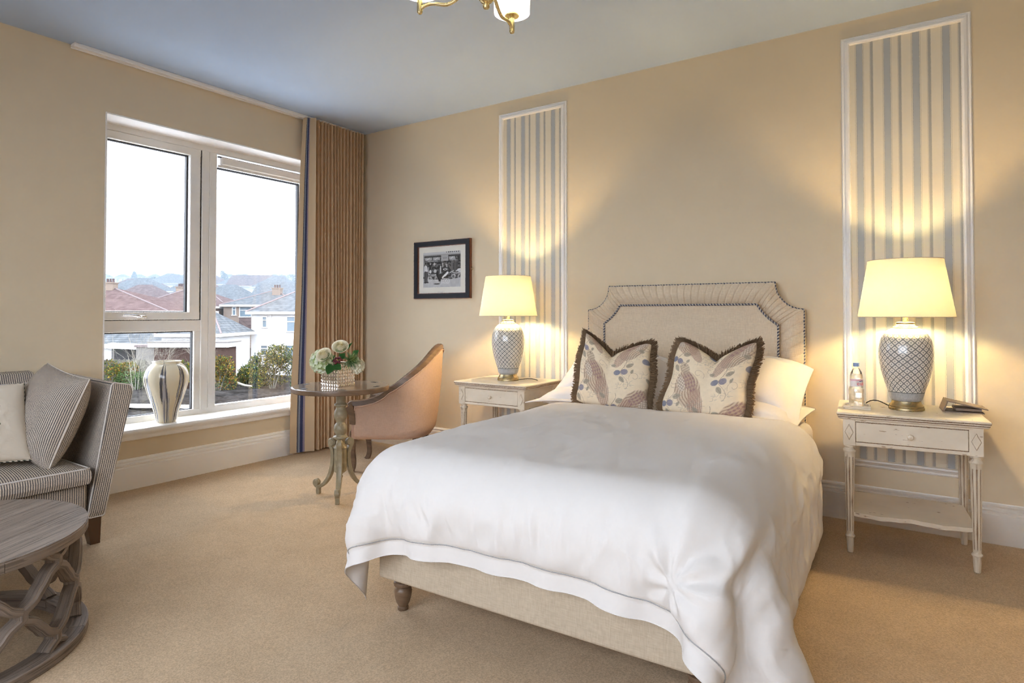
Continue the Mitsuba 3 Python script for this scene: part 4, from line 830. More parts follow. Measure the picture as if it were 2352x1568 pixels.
# ------------------------------------------------------------------ flowers in a mirrored cube
vz = tz_; vx, vy = 1.305, -1.375; VA = math.radians(4.0)
S_ = 0.075
t = thing('mirrored_cube_vase', 'square silvery vase of mirrored studs on the round table', 'vase')
X = [rotz(VA), shift(vx, vy, vz)]
put(t + '__body', tf(cat(box(-S_, S_, -S_, -S_ + 0.006, 0, 0.150, 0.002), box(-S_, S_, S_ - 0.006, S_, 0, 0.150, 0.002), box(-S_, -S_ + 0.006, -S_, S_, 0, 0.150, 0.002), box(S_ - 0.006, S_, -S_, S_, 0, 0.150, 0.002), box(-S_, S_, -S_, S_, 0, 0.006), box(-S_ + 0.005, S_ - 0.005, -S_ + 0.005, S_ - 0.005, 0.10, 0.112)), *X), 'mirror_silver', False, label='mirrored glass walls')
st = []
for k_ in range(4):
    for i in range(7):
        for j in range(7):
            a, b, h_ = -S_ + (i + 0.5) * 2 * S_ / 7, (j + 0.5) * 0.150 / 7, 0.0098
            m = hull([(a + sx * h_, -S_, b + sz * h_) for sx in (-1, 1) for sz in (-1, 1)] + [(a + sx * h_ * .85, -S_ - 0.004, b + sz * h_ * .85) for sx in (-1, 1) for sz in (-1, 1)] + [(a + sx * h_ * .5, -S_ - 0.0068, b + sz * h_ * .5) for sx in (-1, 1) for sz in (-1, 1)])
            st.append(tf(m, rotz(k_ * PI / 2)))
put(t + '__studs', tf(cat(*st), *X), 'mirror_silver', False, label='rows of square mirrored studs', kind='stuff')
def leafmesh(L, W, curl, n=9, teeth=0.0):
    s = np.linspace(0, 1, n); w_ = W * np.sin(PI * s ** 0.8) ** 0.9 * (1 + teeth * np.where(np.arange(n) % 2, 1, -1)); w_[0] = w_[-1] = 0.0005
    P = np.stack([np.stack([s * L, k_ * w_, -curl * s ** 2 * L + 0.25 * np.abs(k_) * w_], 1) for k_ in (-1, -0.5, 0, 0.5, 1)], 1)
    return grid(P)
def orient(d, up=(0, 0, 1)):
    """rotation that carries +z to d"""
    d = np.asarray(d, float) / np.linalg.norm(d); a = np.cross(up, d)
    if np.linalg.norm(a) < 1e-6: a = np.array([1.0, 0, 0])
    a /= np.linalg.norm(a); m = np.eye(4); m[:3, 0], m[:3, 1], m[:3, 2] = a, np.cross(d, a), d; return m
M['petal'] = {'type': 'principledthin', 'base_color': VC, 'roughness': 0.6, 'diff_trans': 0.5, 'eta': 1.3}
def petal(w_, h_, cup, curl, n=9):
    u = np.linspace(-1, 1, n); v = np.linspace(0, 1, n); A, B = np.meshgrid(u, v, indexing='ij')
    hw = w_ * (0.35 + 0.65 * np.sin(np.clip(B, 0, 1) * PI * 0.55)) * np.sqrt(np.clip(1 - np.clip(B - 0.72, 0, 1) ** 2 * 9, 0.03, 1))
    ang = A * hw / cup
    r = cup * (0.35 + 0.65 * np.sin(np.clip(B * 1.15, 0, 1) * PI / 2)) + curl * np.clip(B - 0.6, 0, 1) ** 2 * 3
    P = np.stack([r * np.cos(ang), r * np.sin(ang), h_ * B - 0.35 * curl * np.clip(B - 0.7, 0, 1) * 2], -1)
    return grid(P)
def rose(c, d, R, label):
    t_ = thing('white_rose', label, 'flower', 'white roses in the mirrored vase')
    Xr = [orient(d), shift(*c)]; r_ = np.random.default_rng(int(abs(c[0]) * 1000))
    k_ = 0
    for ring_, (cnt, cup, h_, curl, w_) in enumerate(((3, 0.09, 1.00, 0.0, 0.26), (4, 0.20, 1.0, 0.01, 0.36), (5, 0.33, 0.98, 0.03, 0.46), (5, 0.47, 0.94, 0.05, 0.56), (6, 0.61, 0.86, 0.10, 0.62), (6, 0.74, 0.74, 0.17, 0.70), (7, 0.86, 0.58, 0.26, 0.74))):
        for i in range(cnt):
            m = petal(w_ * R, h_ * R * 0.95, cup * R, curl * R)
            cc = np.array((0.86, 0.80, 0.58)) if ring_ < 3 else np.array((0.88, 0.84, 0.70))
            a = 2 * PI * (i + 0.5 * ring_ + 0.12 * r_.normal()) / cnt
            put(t_ + '__petal', tf(m, RZ_(a), *Xr), 'petal', True, color=np.tile(cc, (len(m.vertices), 1)))
    put(t_ + '__calyx', tf(lathe([(0.004, -0.03), (0.5 * R, -0.004), (0.72 * R, 0.012)], 14), *Xr), 'green_stem', True)
    p = np.array(c); put(t_ + '__stem', tube([p - np.array(d) * 0.0, p * [.5, .5, 1] + np.array((vx, vy, 0)) * .5 - [0, 0, 0.04], (vx, vy, vz + 0.113)], 0.0035, 6), 'green_stem', True)
M['green_stem'] = prin((0.10, 0.17, 0.05), 0.5)
f2 = lambda a, d, z: np.array([vx + 0.828 * a - 0.561 * d, vy + 0.561 * a + 0.828 * d, vz + z])     # beside / behind, seen from the bed
V_ = lambda a, d, z: np.array([0.828 * a - 0.561 * d, 0.561 * a + 0.828 * d, z])
rose(f2(-0.063, -0.075, 0.195), V_(-0.25, -0.80, 0.62), 0.053, 'lower white rose at the front of the vase')
rose(f2(0.018, -0.01, 0.240), V_(0.10, -0.72, 0.70), 0.056, 'upper white rose at the top of the vase')
# hydrangea: a ball of small four petalled florets
t = thing('hydrangea', 'round pale green hydrangea head at the left of the vase', 'flower')
r_ = np.random.default_rng(5); hc = f2(-0.100, -0.012, 0.158)
dirs = r_.normal(size=(400, 3)); dirs /= np.linalg.norm(dirs, axis=1, keepdims=True)
kept = []
for d in dirs:
    if all(d @ q < 0.968 for q in kept): kept.append(d)
fv, ff, fc = [], [], []
for d in kept:
    Mx = orient(d) ; b = hc + d * 0.070 * r_.uniform(0.93, 1.08); g_ = r_.uniform(0, 1); cc = np.array((0.72, 0.78, 0.52)) * (1 - g_) + np.array((0.80, 0.83, 0.70)) * g_
    for q in range(4):
        m = leafmesh(0.019, 0.0095, -0.1, 5); k0 = len(fv) * 25
        m = tf(m, RY_(-0.35), RZ_(q * PI / 2 + g_), Mx, shift(*b)); fv.append(m.vertices); ff.append(m.faces + k0); fc.append(np.tile(cc * r_.uniform(0.9, 1.05), (25, 1)))
put(t + '__florets', TM(np.vstack(fv), np.vstack(ff)), 'petal', True, color=np.vstack(fc), label='small pale green florets', kind='stuff')
hb_ = tf(blob(3, 0.060, 0.15, 6, 3), shift(*hc)); put(t + '__heart', hb_, 'vertex_matte', True, color=np.tile((0.42, 0.50, 0.24), (len(hb_.vertices), 1)))
put(t + '__stem', tube([hc, (vx, vy, vz + 0.113)], 0.004, 6), 'green_stem', True)
# green spider chrysanthemum
t = thing('green_chrysanthemum', 'spiky green chrysanthemum at the right of the vase', 'flower')
cc_ = f2(0.088, -0.02, 0.165); ax_ = V_(0.55, -0.55, 0.55); ax_ /= np.linalg.norm(ax_)
fv, ff, fc = [], [], []
for i in range(240):
    d = r_.normal(size=3); d /= np.linalg.norm(d)
    if d @ ax_ < -0.25: continue
    d = d * 1.0; L = r_.uniform(0.045, 0.066); m = leafmesh(L, 0.0026, r_.uniform(-0.2, 0.5), 5)
    m = tf(m, RY_(-PI / 2), RZ_(r_.uniform(0, 6.28)), orient(d), shift(*(cc_ + d * 0.004))); fv.append(m.vertices); ff.append(m.faces + 25 * (len(fv) - 1))
    w_ = max(0, d @ ax_) ** 2; fc.append(np.linspace(0, 1, 5).repeat(5)[:, None] * 0.12 + np.array((0.20, 0.27, 0.04)) * w_ + np.array((0.06, 0.15, 0.03)) * (1 - w_))
put(t + '__ray_florets', TM(np.vstack(fv), np.vstack(ff)), 'petal', True, color=np.clip(np.vstack(fc), 0, 1), label='thin green ray florets', kind='stuff')
put(t + '__stem', tube([cc_, (vx, vy, vz + 0.113)], 0.004, 6), 'green_stem', True)
t = thing('hydrangea', 'small cream flower head behind the green chrysanthemum', 'flower')
hc = f2(0.105, 0.05, 0.125); fv, ff, fc = [], [], []
for d in kept[::2]:
    m = leafmesh(0.026, 0.012, -0.1, 5)
    for q in range(4):
        m2 = tf(m, RY_(-0.35), RZ_(q * PI / 2 + q), orient(d), shift(*(hc + d * 0.045))); fv.append(m2.vertices); ff.append(m2.faces + 25 * (len(fv) - 1)); fc.append(np.tile((0.76, 0.73, 0.58), (25, 1)))
put(t + '__florets', TM(np.vstack(fv), np.vstack(ff)), 'petal', True, color=np.vstack(fc), label='cream florets', kind='stuff')
put(t + '__stem', tube([hc, (vx, vy, vz + 0.113)], 0.003, 6), 'green_stem', True)
# leaves and berries
t = thing('foliage_sprig', 'dark green leafy sprig hanging over the front of the vase', 'foliage')
put(t + '__stem', tube([f2(-0.01, -0.07, 0.150), (vx, vy, vz + 0.113)], 0.003, 6), 'green_stem', True)
for (a, d_, z, da, dd, dz, L, W, g_) in ((-0.02, -0.105, 0.150, -0.15, -0.25, -1, 0.070, 0.030, 0), (0.0, -0.105, 0.145, 0.85, -0.3, -0.42, 0.062, 0.028, 1), (-0.01, -0.09, 0.165, 0.25, -0.4, 0.55, 0.055, 0.024, 2),
                                         (0.06, 0.02, 0.235, 0.35, 0.0, 0.8, 0.055, 0.020, 3), (0.09, 0.02, 0.20, 0.8, -0.1, 0.6, 0.050, 0.018, 4), (0.03, -0.06, 0.185, 0.6, -0.4, 0.5, 0.05, 0.02, 5)):
    m = leafmesh(L, W, 0.15, 11, 0.06); D_ = V_(da, dd, dz)
    put(t + '__leaf', tf(m, RY_(-PI / 2), RZ_(0.4 * g_), orient(D_, (0.2, 0.9, 0.3)), shift(*f2(a, d_, z))), 'leaf', True, color=np.tile((0.035, 0.105, 0.03), (len(m.vertices), 1)))
t = thing('berry_cluster', 'cluster of dark red berries between the roses and the chrysanthemum', 'berries')
put(t + '__stem', tube([f2(0.02, -0.09, 0.155), (vx, vy, vz + 0.113)], 0.003, 6), 'green_stem', True)
M['berry_red'] = prin((0.09, 0.012, 0.02), 0.2)
for i in range(16):
    put(t + '__berry', tf(blob(2, 0.0075, 0, 1, 1), shift(*f2(0.012 + 0.055 * r_.random() - 0.012, -0.095 - 0.02 * r_.random(), 0.150 + 0.042 * r_.random()))), 'berry_red', True)

# ------------------------------------------------------------------ tub chair
t = thing('tub_chair', 'pink linen tub chair with dark wooden rail facing the round table', 'chair')
CX, CY = 1.010, -0.568; CA = math.atan2(-0.561, -0.828) - 0.05
X = [rotz(CA), shift(CX, CY, 0)]       # local x = forward, y = left
def shell_pt(q, h_, off):
    """plan point for q in [-1, 1] (arm to arm), h_ height fraction, off outward offset"""
    a = abs(q); s = 1 if q >= 0 else -1
    wid = 0.285 + 0.035 * h_; back = 0.300 + 0.065 * h_
    if a > 0.55: x = -0.04 + (a - 0.55) / 0.45 * 0.26; y = wid; nx, ny = 0.0, 1.0
    else:
        ph = a / 0.55 * PI / 2; x = -0.04 - (back - 0.04) * math.cos(ph) ** 0.85; y = wid * math.sin(ph) ** 0.85; nx, ny = -math.cos(ph), math.sin(ph)
    return x + nx * off, s * (y + ny * off)
def top_z(q):
    return float(np.interp(abs(q), [0, 0.10, 0.19, 0.275, 0.36, 0.45, 0.52, 0.60, 0.72, 0.86, 1.0], [0.958, 0.938, 0.888, 0.828, 0.772, 0.715, 0.662, 0.612, 0.575, 0.552, 0.542]))
qs = np.linspace(-1, 1, 81); tzs = gaussian_filter(np.array([top_z(q) for q in qs]), 1.5)
zbot = 0.258
def wall(off, n=14):
    P = np.zeros((len(qs), n, 3))
    for i, q in enumerate(qs):
        for j in range(n):
            k_ = j / (n - 1); z = zbot + (tzs[i] - 0.03 - zbot) * k_; h_ = (z - zbot) / 0.68
            bul = 0.012 * math.sin(PI * k_); tuck = -0.03 * max(0, 1 - k_ * 9) ** 2
            x, y = shell_pt(q, h_, off + (bul + tuck) * (1 if off > 0 else -0.3)); P[i, j] = (x, y, z)
    return P
Po, Pi = wall(0.022), wall(-0.028)
k_ = Po.shape[0] * Po.shape[1]; n_ = Po.shape[1]
fo = grid(Po).faces
ringi = np.concatenate([np.arange(n_), np.arange(2, len(qs) + 1) * n_ - 1, ((len(qs) - 1) * n_ + np.arange(n_ - 2, -1, -1)), np.arange(len(qs) - 2, 0, -1) * n_]); r2 = np.roll(ringi, -1)
shell = TM(np.vstack([Po.reshape(-1, 3), Pi.reshape(-1, 3)]), np.vstack([fo, fo[:, ::-1] + k_, np.stack([ringi, r2, r2 + k_], 1), np.stack([ringi, r2 + k_, ringi + k_], 1)])); shell.fix_normals()
put(t + '__shell', tf(shell, *X), 'linen_pink', 40, label='curved pink linen shell')
# show-wood rail over the top edge, running down the arm fronts
rail = []
for i, q in enumerate(qs): x, y = shell_pt(q, (tzs[i] - zbot) / 0.68, -0.004); rail.append((x, y, tzs[i] - 0.012))
rail = np.array(rail); e0, e1 = rail[0], rail[-1]
fw = lambda p: [(p[0] + 0.030, p[1], p[2] + 0.002), (p[0] + 0.046, p[1], p[2] - 0.012), (p[0] + 0.036, p[1], p[2] - 0.035)]
post = lambda p: spline([(p[0] + 0.036, p[1] * 1.02, p[2] - 0.02), (p[0] + 0.020, p[1] * 1.03, p[2] - 0.055), (p[0] + 0.010, p[1] * 1.03, p[2] - 0.095), (p[0] + 0.008, p[1] * 1.03, 0.375)], 20)
pth = resample(np.vstack([fw(e0)[::-1], rail, fw(e1)]), 150)
wd = np.full(150, 0.030); wd[:6] = np.linspace(0.014, 0.030, 6); wd[-6:] = np.linspace(0.030, 0.014, 6)
sec = np.array([(-1, -0.55), (-0.8, 0.5), (-0.4, 0.72), (0.4, 0.72), (0.8, 0.5), (1, -0.55)])
put(t + '__rail', tf(cat(tube(pth, wd, section=sec, up=(0, 0, 1)), *[tube(post(p), np.linspace(0.023, 0.019, 20), section=np.array([(-1, -1), (-1, 1), (1, 1), (1, -1)]) * [1.15, 1.25]) for p in (e0, e1)]), *X), 'walnut', 35, label='dark wooden show rail with arm fronts')
pipe = []
for i, q in enumerate(qs): x, y = shell_pt(q, (tzs[i] - zbot) / 0.68, 0.027); pipe.append((x, y, tzs[i] - 0.038))
pp = np.array(pipe); down = lambda p: [(p[0] + 0.004, p[1], p[2] - 0.03), (p[0] - 0.012, p[1], 0.46), (p[0] - 0.018, p[1], 0.385)]
put(t + '__piping', tf(tube(resample(np.vstack([down(pp[0])[::-1], pp[1:-1], down(pp[-1])]), 150), 0.0036, 8), *X), 'linen_pink', True, label='piped edge below the rail')
# seat: front rail and cushion
seat_o = sg.Polygon([shell_pt(q, 0.1, -0.02) for q in qs] + [(0.250, 0.29), (0.285, 0.15), (0.290, 0.0), (0.285, -0.15), (0.250, -0.29)]).buffer(0)
fr2 = extrude(seat_o, 0.125); fr2.apply_translation((0, 0, zbot)); put(t + '__seat_frame', tf(fr2, *X), 'linen_pink', 30)
ctr = np.array(seat_o.centroid.coords[0]); oc = np.array(seat_o.buffer(-0.01).exterior.coords)[:-1]
L = []
for s_, z in ((0.90, 0.400), (0.985, 0.412), (1.0, 0.435), (0.985, 0.462), (0.92, 0.482), (0.75, 0.492), (0.5, 0.497), (0.02, 0.499)): L.append(np.column_stack([ctr + (oc - ctr) * s_, np.full(len(oc), z)]))
put(t + '__seat_cushion', tf(grid(np.array(L), closed_v=True), *X), 'linen_pale', True, label='pale seat cushion')
for (x, y, fx_, bk) in ((0.248, 0.215, 0.03, 0), (0.248, -0.215, 0.03, 0), (-0.205, 0.165, -0.065, 1), (-0.205, -0.165, -0.065, 1)):
    if bk: p = np.array([(x, y, 0.30), (x + fx_ * 0.45, y * 1.03, 0.14), (x + fx_, y * 1.08, 0.0)]); w_ = [0.026, 0.021, 0.017]
    else: p = np.array([(x, y, 0.30), (x + 0.018, y, 0.20), (x + 0.008, y, 0.10), (x + fx_ * 0.4, y, 0.03), (x + fx_, y, 0.0)]); w_ = [0.030, 0.026, 0.018, 0.017, 0.020]
    q_ = spline(p, 20)
    put(t + '__leg', tf(tube(q_, np.interp(np.linspace(0, 1, 20), np.linspace(0, 1, len(w_)), w_), section=np.array([(-1, -0.8), (-0.8, -1), (0.8, -1), (1, -0.8), (1, 0.8), (0.8, 1), (-0.8, 1), (-1, 0.8)])), *X), 'walnut', 30, label='dark wooden leg')

# ------------------------------------------------------------------ vase on the window board
t = 'striped_vase'
pr = spline([(0.060, 0.0), (0.065, 0.008), (0.078, 0.06), (0.104, 0.15), (0.134, 0.25), (0.1465, 0.31), (0.143, 0.35), (0.126, 0.392), (0.103, 0.418), (0.093, 0.428), (0.094, 0.437), (0.098, 0.442), (0.092, 0.444), (0.086, 0.436), (0.088, 0.42), (0.10, 0.38)], 90)
n = 220; th = np.linspace(0, 2 * PI, n + 1)
P = np.stack([pr[None, :, 0] * np.cos(th)[:, None], pr[None, :, 0] * np.sin(th)[:, None], np.repeat(pr[None, :, 1], n + 1, 0)], -1)
c = np.zeros(P.shape); c[:] = (0.76, 0.68, 0.50); Z = P[..., 2]; TH_ = np.repeat(th[:, None], len(pr), 1)
r_ = np.random.default_rng(21)
for base_ in np.linspace(0, 2 * PI, 8)[:-1]:
    for j, (o, w_, cc, z0, z1) in enumerate(((-0.17, 0.070, (0.015, 0.02, 0.045), 0.16, 0.46), (-0.10, 0.045, (0.40, 0.40, 0.43), 0.0, 0.41), (-0.05, 0.06, (0.015, 0.02, 0.05), 0.0, 0.46), (0.04, 0.045, (0.44, 0.43, 0.44), 0.0, 0.36), (0.10, 0.05, (0.025, 0.04, 0.10), 0.0, 0.30), (0.17, 0.03, (0.30, 0.38, 0.50), 0.0, 0.24), (0.36, 0.018, (0.13, 0.13, 0.15), 0.10, 0.25))):
        a = base_ + o + 0.05 * r_.normal(); d = np.abs((TH_ - a + 0.05 * np.sin(Z * 9 + j) + PI) % (2 * PI) - PI)
        ww = w_ * np.clip((Z - z0 + 0.03) / 0.06, 0, 1) * np.clip((z1 - Z) / 0.10, 0, 1) * (0.8 + 0.4 * r_.random())
        m_ = np.clip((ww - d) / 0.016, 0, 1)[..., None] * 0.9; c = c * (1 - m_) + np.array(cc) * m_
c[pr[:, 1].repeat(1)[None].repeat(n + 1, 0) > 0.441] = (0.70, 0.66, 0.55)
tag(put(t, tf(grid(P), rotz(0.35), shift(-0.078, -1.785, 0.4112)), 'vertex_glaze', True, color=c.reshape(-1, 3)), 'tall glazed cream vase with navy and grey drip stripes on the window sill', 'vase')
# ------------------------------------------------------------------ sofa (faces the room, its back to the window wall)
t = thing('sofa', 'grey and cream ticking striped sofa with flared arms beside the window', 'sofa')
def projuv(m, ax, slope=0.0):
    v = m.vertices; return np.stack([v[:, ax] - slope * v[:, 2], v[:, 2]], 1)
def up(key, m, uv, **k):
    """faceted mesh with its own uv per corner"""
    v = m.vertices[m.faces.ravel()]; u = uv[m.faces.ravel()]
    return put(key, TM(v, np.arange(len(v)).reshape(-1, 3)), 'ticking', False, uv=u, **k)
SY0, SY1 = -4.35, -2.69           # seat between the arms
def box_uv(m, slope=0.0):
    """stripes run up every face: u is the horizontal coordinate along the face"""
    n = m.face_normals; v = m.vertices[m.faces]
    u = np.where((np.abs(n[:, 0]) >= np.abs(n[:, 1]))[:, None] | (np.abs(n[:, 2]) > 0.7)[:, None], v[..., 1] - slope * v[..., 2], v[..., 0] + 0.0)
    w_ = np.where((np.abs(n[:, 2]) > 0.7)[:, None], v[..., 0], v[..., 2])
    return np.stack([u, w_], -1).reshape(-1, 2)
def stripes(key, m, slope=0.0, smooth=None, **k):
    vs = m.vertices[m.faces.ravel()]
    return put(key, TM(vs, np.arange(len(vs)).reshape(-1, 3)), 'ticking', False, uv=box_uv(m, slope), **k)
def round_poly(pts, r):
    p = sg.Polygon(pts).buffer(-r).buffer(r, quad_segs=4); return np.array(p.exterior.coords)[:-1]
# arms: wedge profiles, wider and leaning outwards at the top
for s, name in ((1, 'right'), (-1, 'left')):
    yi, yo = (SY1, SY1 + 0.075) if s > 0 else (SY0, SY0 - 0.075)
    prof = round_poly([(0.0, 0.145), (0.078, 0.145), (0.210, 0.790), (0.200, 0.815), (0.118, 0.833), (0.105, 0.82)], 0.012)
    rings = []
    for x, k0 in ((0.10, 1.03), (0.20, 1.03), (0.40, 1.02), (0.65, 1.008), (0.90, 1.0), (0.944, 1.0), (0.952, 0.985)):
        pr_ = prof.copy(); c_ = pr_.mean(0); 
        if x > 0.95: pr_ = c_ + (pr_ - c_) * 0.93
        z = 0.145 + (pr_[:, 1] - 0.145) * k0
        rings.append(np.stack([np.full(len(pr_), x), yi + s * pr_[:, 0], z], 1))
    m = grid(np.array(rings), closed_v=True)
    k_ = len(prof); tri = trimesh.creation.triangulate_polygon(sg.Polygon(rings[-1][:, 1:]), engine='earcut')
    tv, tfc = tri
    cap = lambda x: TM(np.column_stack([np.full(len(tv), x), tv]), tfc)
    m = cat(m, cap(0.952), cap(0.10)); m.merge_vertices(); m.fix_normals()
    stripes(t + '__arm', m, slope=s * 0.195, label='flared striped arm')
    put(t + '__arm_piping', tube(rings[-2][:, :] * 1.0, 0.0035, 6, closed=True), 'linen_pale', True)
stripes(t + '__front_rail', soft(0.55, 0.945, SY0, SY1, 0.145, 0.330, 0.02), label='striped front rail')
stripes(t + '__base', box(0.10, 0.60, SY0, SY1, 0.145, 0.322))
bk = round_poly([(0.075, 0.36), (0.30, 0.36), (0.235, 0.80), (0.205, 0.858), (0.135, 0.866), (0.075, 0.84)], 0.02)
m = extrude(sg.Polygon(bk), SY1 - SY0); m.apply_transform(np.array([[1, 0, 0, 0], [0, 0, -1, SY1], [0, 1, 0, 0], [0, 0, 0, 1.0]])); m.fix_normals()
stripes(t + '__back', m, label='striped back, higher in its middle')
put(t + '__back_piping', tube([(0.238, SY0, 0.80), (0.238, SY1, 0.80)], 0.004, 6), 'linen_pale', True)
def seat(y0, y1):
    n = 26; s_ = np.linspace(-1, 1, n); A, B = np.meshgrid(s_, s_, indexing='ij')
    x = 0.635 + 0.345 * np.sign(A) * np.abs(A) ** 0.9; y = (y0 + y1) / 2 + (y1 - y0) / 2 * np.sign(B) * np.abs(B) ** 0.9
    e = (1 - A ** 10) * (1 - B ** 10); crown = 0.048 * np.clip((1 - A ** 2) * (1 - B ** 2), 0, 1) ** 0.7
    top_ = np.stack([x, y, 0.410 + crown + 0.0 * e], -1); bot_ = np.stack([x, y, 0.328 + 0 * A], -1)
    ring_ = np.concatenate([np.arange(n) * n, (n - 1) * n + np.arange(1, n), (np.arange(n - 2, -1, -1)) * n + n - 1, np.arange(n - 2, 0, -1)]); r2 = np.roll(ring_, -1); k_ = n * n; f_ = grid(top_).faces
    side = []
    V_all = [top_.reshape(-1, 3)]; b = top_.reshape(-1, 3)[ring_]; rows = [b]
    for q, o in ((0.33, 0.012), (0.66, 0.012), (1.0, 0.0)):
        c_ = b.mean(0); d = b - c_; d[:, 2] = 0; d /= np.linalg.norm(d, axis=1, keepdims=True); r_ = b + d * o; r_[:, 2] = b[:, 2] + (0.331 - b[:, 2]) * q; rows.append(r_)
    return top_, f_, np.array(rows)
for (y0, y1) in ((SY0 + 0.005, (SY0 + SY1) / 2 - 0.004), ((SY0 + SY1) / 2 + 0.004, SY1 - 0.008)):
    tp, f_, rows = seat(y0, y1)
    vs = tp.reshape(-1, 3); sc_ = put(t + '__seat_cushion', TM(vs, f_), 'ticking', True, uv=vs[:, [1, 0]], label='striped box seat cushion')
    m = grid(rows, closed_v=True); v = m.vertices[m.faces.ravel()]; m.fix_normals()
    put(sc_ + '__border', TM(v, np.arange(len(v)).reshape(-1, 3)), 'ticking', False, uv=box_uv(TM(m.vertices, grid(rows, closed_v=True).faces)))
    put(sc_ + '__piping', tube(rows[0] * 1.0, 0.0045, 6, closed=True), 'linen_pale', True, label='piped edge')
def taper(x, y, sx, sy): return hull([(x + a * 0.036, y + b * 0.036, 0.148) for a in (-1, 1) for b in (-1, 1)] + [(x + sx + a * 0.022, y + sy + b * 0.022, 0.0) for a in (-1, 1) for b in (-1, 1)])
M['leg_brown'] = prin((0.085, 0.045, 0.022), 0.3)
for x, y, sx, sy in ((0.905, SY1 + 0.030, 0.0, 0.015), (0.905, SY0 - 0.030, 0, -0.015), (0.15, SY1 + 0.02, -0.01, 0.01), (0.15, SY0 - 0.02, -0.01, -0.01)):
    put(t + '__leg', taper(x, y, sx, sy), 'leg_brown', False, label='tapered dark wooden leg')
# loose cushions
t = thing('striped_cushion', 'plump ticking striped square cushion leaning on the sofa arm', 'cushion')
m, uv, tp = pillow_mesh(0.47, 0.48, 0.22, 0.0, n=50, bulge=2.6, seed=8, wr=0.010)
e1 = np.array([0.40, 0.02, -0.055]); e1 /= np.linalg.norm(e1); e2 = np.array([-0.10, 0.13, 0.41]); e2 -= e1 * (e1 @ e2); e2 /= np.linalg.norm(e2)
MX = np.eye(4); MX[:3, 0], MX[:3, 1], MX[:3, 2] = e1, e2, np.cross(e1, e2); X = [MX, shift(0.70, -2.785, 0.668)]
q_ = tp.reshape(50, 50, 3)[:, 25]; al = np.r_[0, np.cumsum(np.linalg.norm(np.diff(q_, axis=0), axis=1))]; al -= al[-1] / 2
uvc = uv * 0.25; uvc[:, 0] = np.interp(uv[:, 0], np.linspace(-1, 1, 50), al)
put(t + '__cover', tf(m, *X), 'ticking', True, uv=uvc, label='striped cover')
nq = 50; ringq = np.concatenate([np.arange(nq) * nq, (nq - 1) * nq + np.arange(1, nq), (np.arange(nq - 2, -1, -1)) * nq + nq - 1, np.arange(nq - 2, 0, -1)])
seam = (tp.reshape(-1, 3)[ringq] - [0, 0, 0.004]); put(t + '__seam', tf(tube(seam, 0.003, 6, closed=True), *X), 'linen_pale', True)
t = thing('leaf_print_cushion', 'cream cushion with dark green leaf print and whipped edge on the sofa seat', 'cushion')
m, uv, tp = pillow_mesh(0.42, 0.42, 0.14, 0.0, n=160, bulge=2.6, seed=9, wr=0.010)
e1 = np.array([0.14, 0.98, 0.0]); e1 /= np.linalg.norm(e1); e2 = np.array([-0.20, 0.06, 0.36]); e2 -= e1 * (e1 @ e2); e2 /= np.linalg.norm(e2)
MX = np.eye(4); MX[:3, 0], MX[:3, 1], MX[:3, 2] = e1, e2, np.cross(e1, e2); X = [MX, shift(0.70, -3.09, 0.655)]
c = np.tile((0.66, 0.585, 0.48), (len(uv), 1))
for (a, b, ang, L, W) in ((0.18, 0.47, 0.3, 0.22, 0.07), (0.22, 0.30, 0.1, 0.26, 0.085), (0.22, -0.06, -0.35, 0.26, 0.12), (-0.1, 0.55, 1.2, 0.25, 0.08), (-0.25, 0.40, 2.2, 0.24, 0.08), (-0.30, 0.05, 2.9, 0.26, 0.09), (-0.25, -0.30, 3.6, 0.24, 0.09), (0.1, -0.4, -1.0, 0.24, 0.09)):
    u_ = (uv[:, 0] - a) * math.cos(ang) + (uv[:, 1] - b) * math.sin(ang); v_ = -(uv[:, 0] - a) * math.sin(ang) + (uv[:, 1] - b) * math.cos(ang)
    c[(u_ / L) ** 2 + (v_ / (W * (1 - 0.4 * u_ / L))) ** 2 < 1] = (0.025, 0.045, 0.012)
put(t + '__cover', tf(m, *X), 'vertex_matte', True, color=c)
nq = 160; ringq = np.concatenate([np.arange(nq) * nq, (nq - 1) * nq + np.arange(1, nq), (np.arange(nq - 2, -1, -1)) * nq + nq - 1, np.arange(nq - 2, 0, -1)])
seam = tp.reshape(-1, 3)[ringq] - [0, 0, 0.004]; m, cc = cord(np.vstack([seam, seam[:1]]), 0.004, 0.022, (0.03, 0.04, 0.03), (0.62, 0.56, 0.47))
put(t + '__edging', tf(m, *X), 'vertex_matte', True, color=cc, label='black and cream whipped edging')

# ------------------------------------------------------------------ carved drum coffee table
t = thing('coffee_table', 'round weathered grey wooden coffee table with open carved drum base by the sofa', 'coffee table')
TX, TY, TR, TZ = 1.655, -3.478, 0.476, 0.418
X = [shift(TX, TY, 0)]
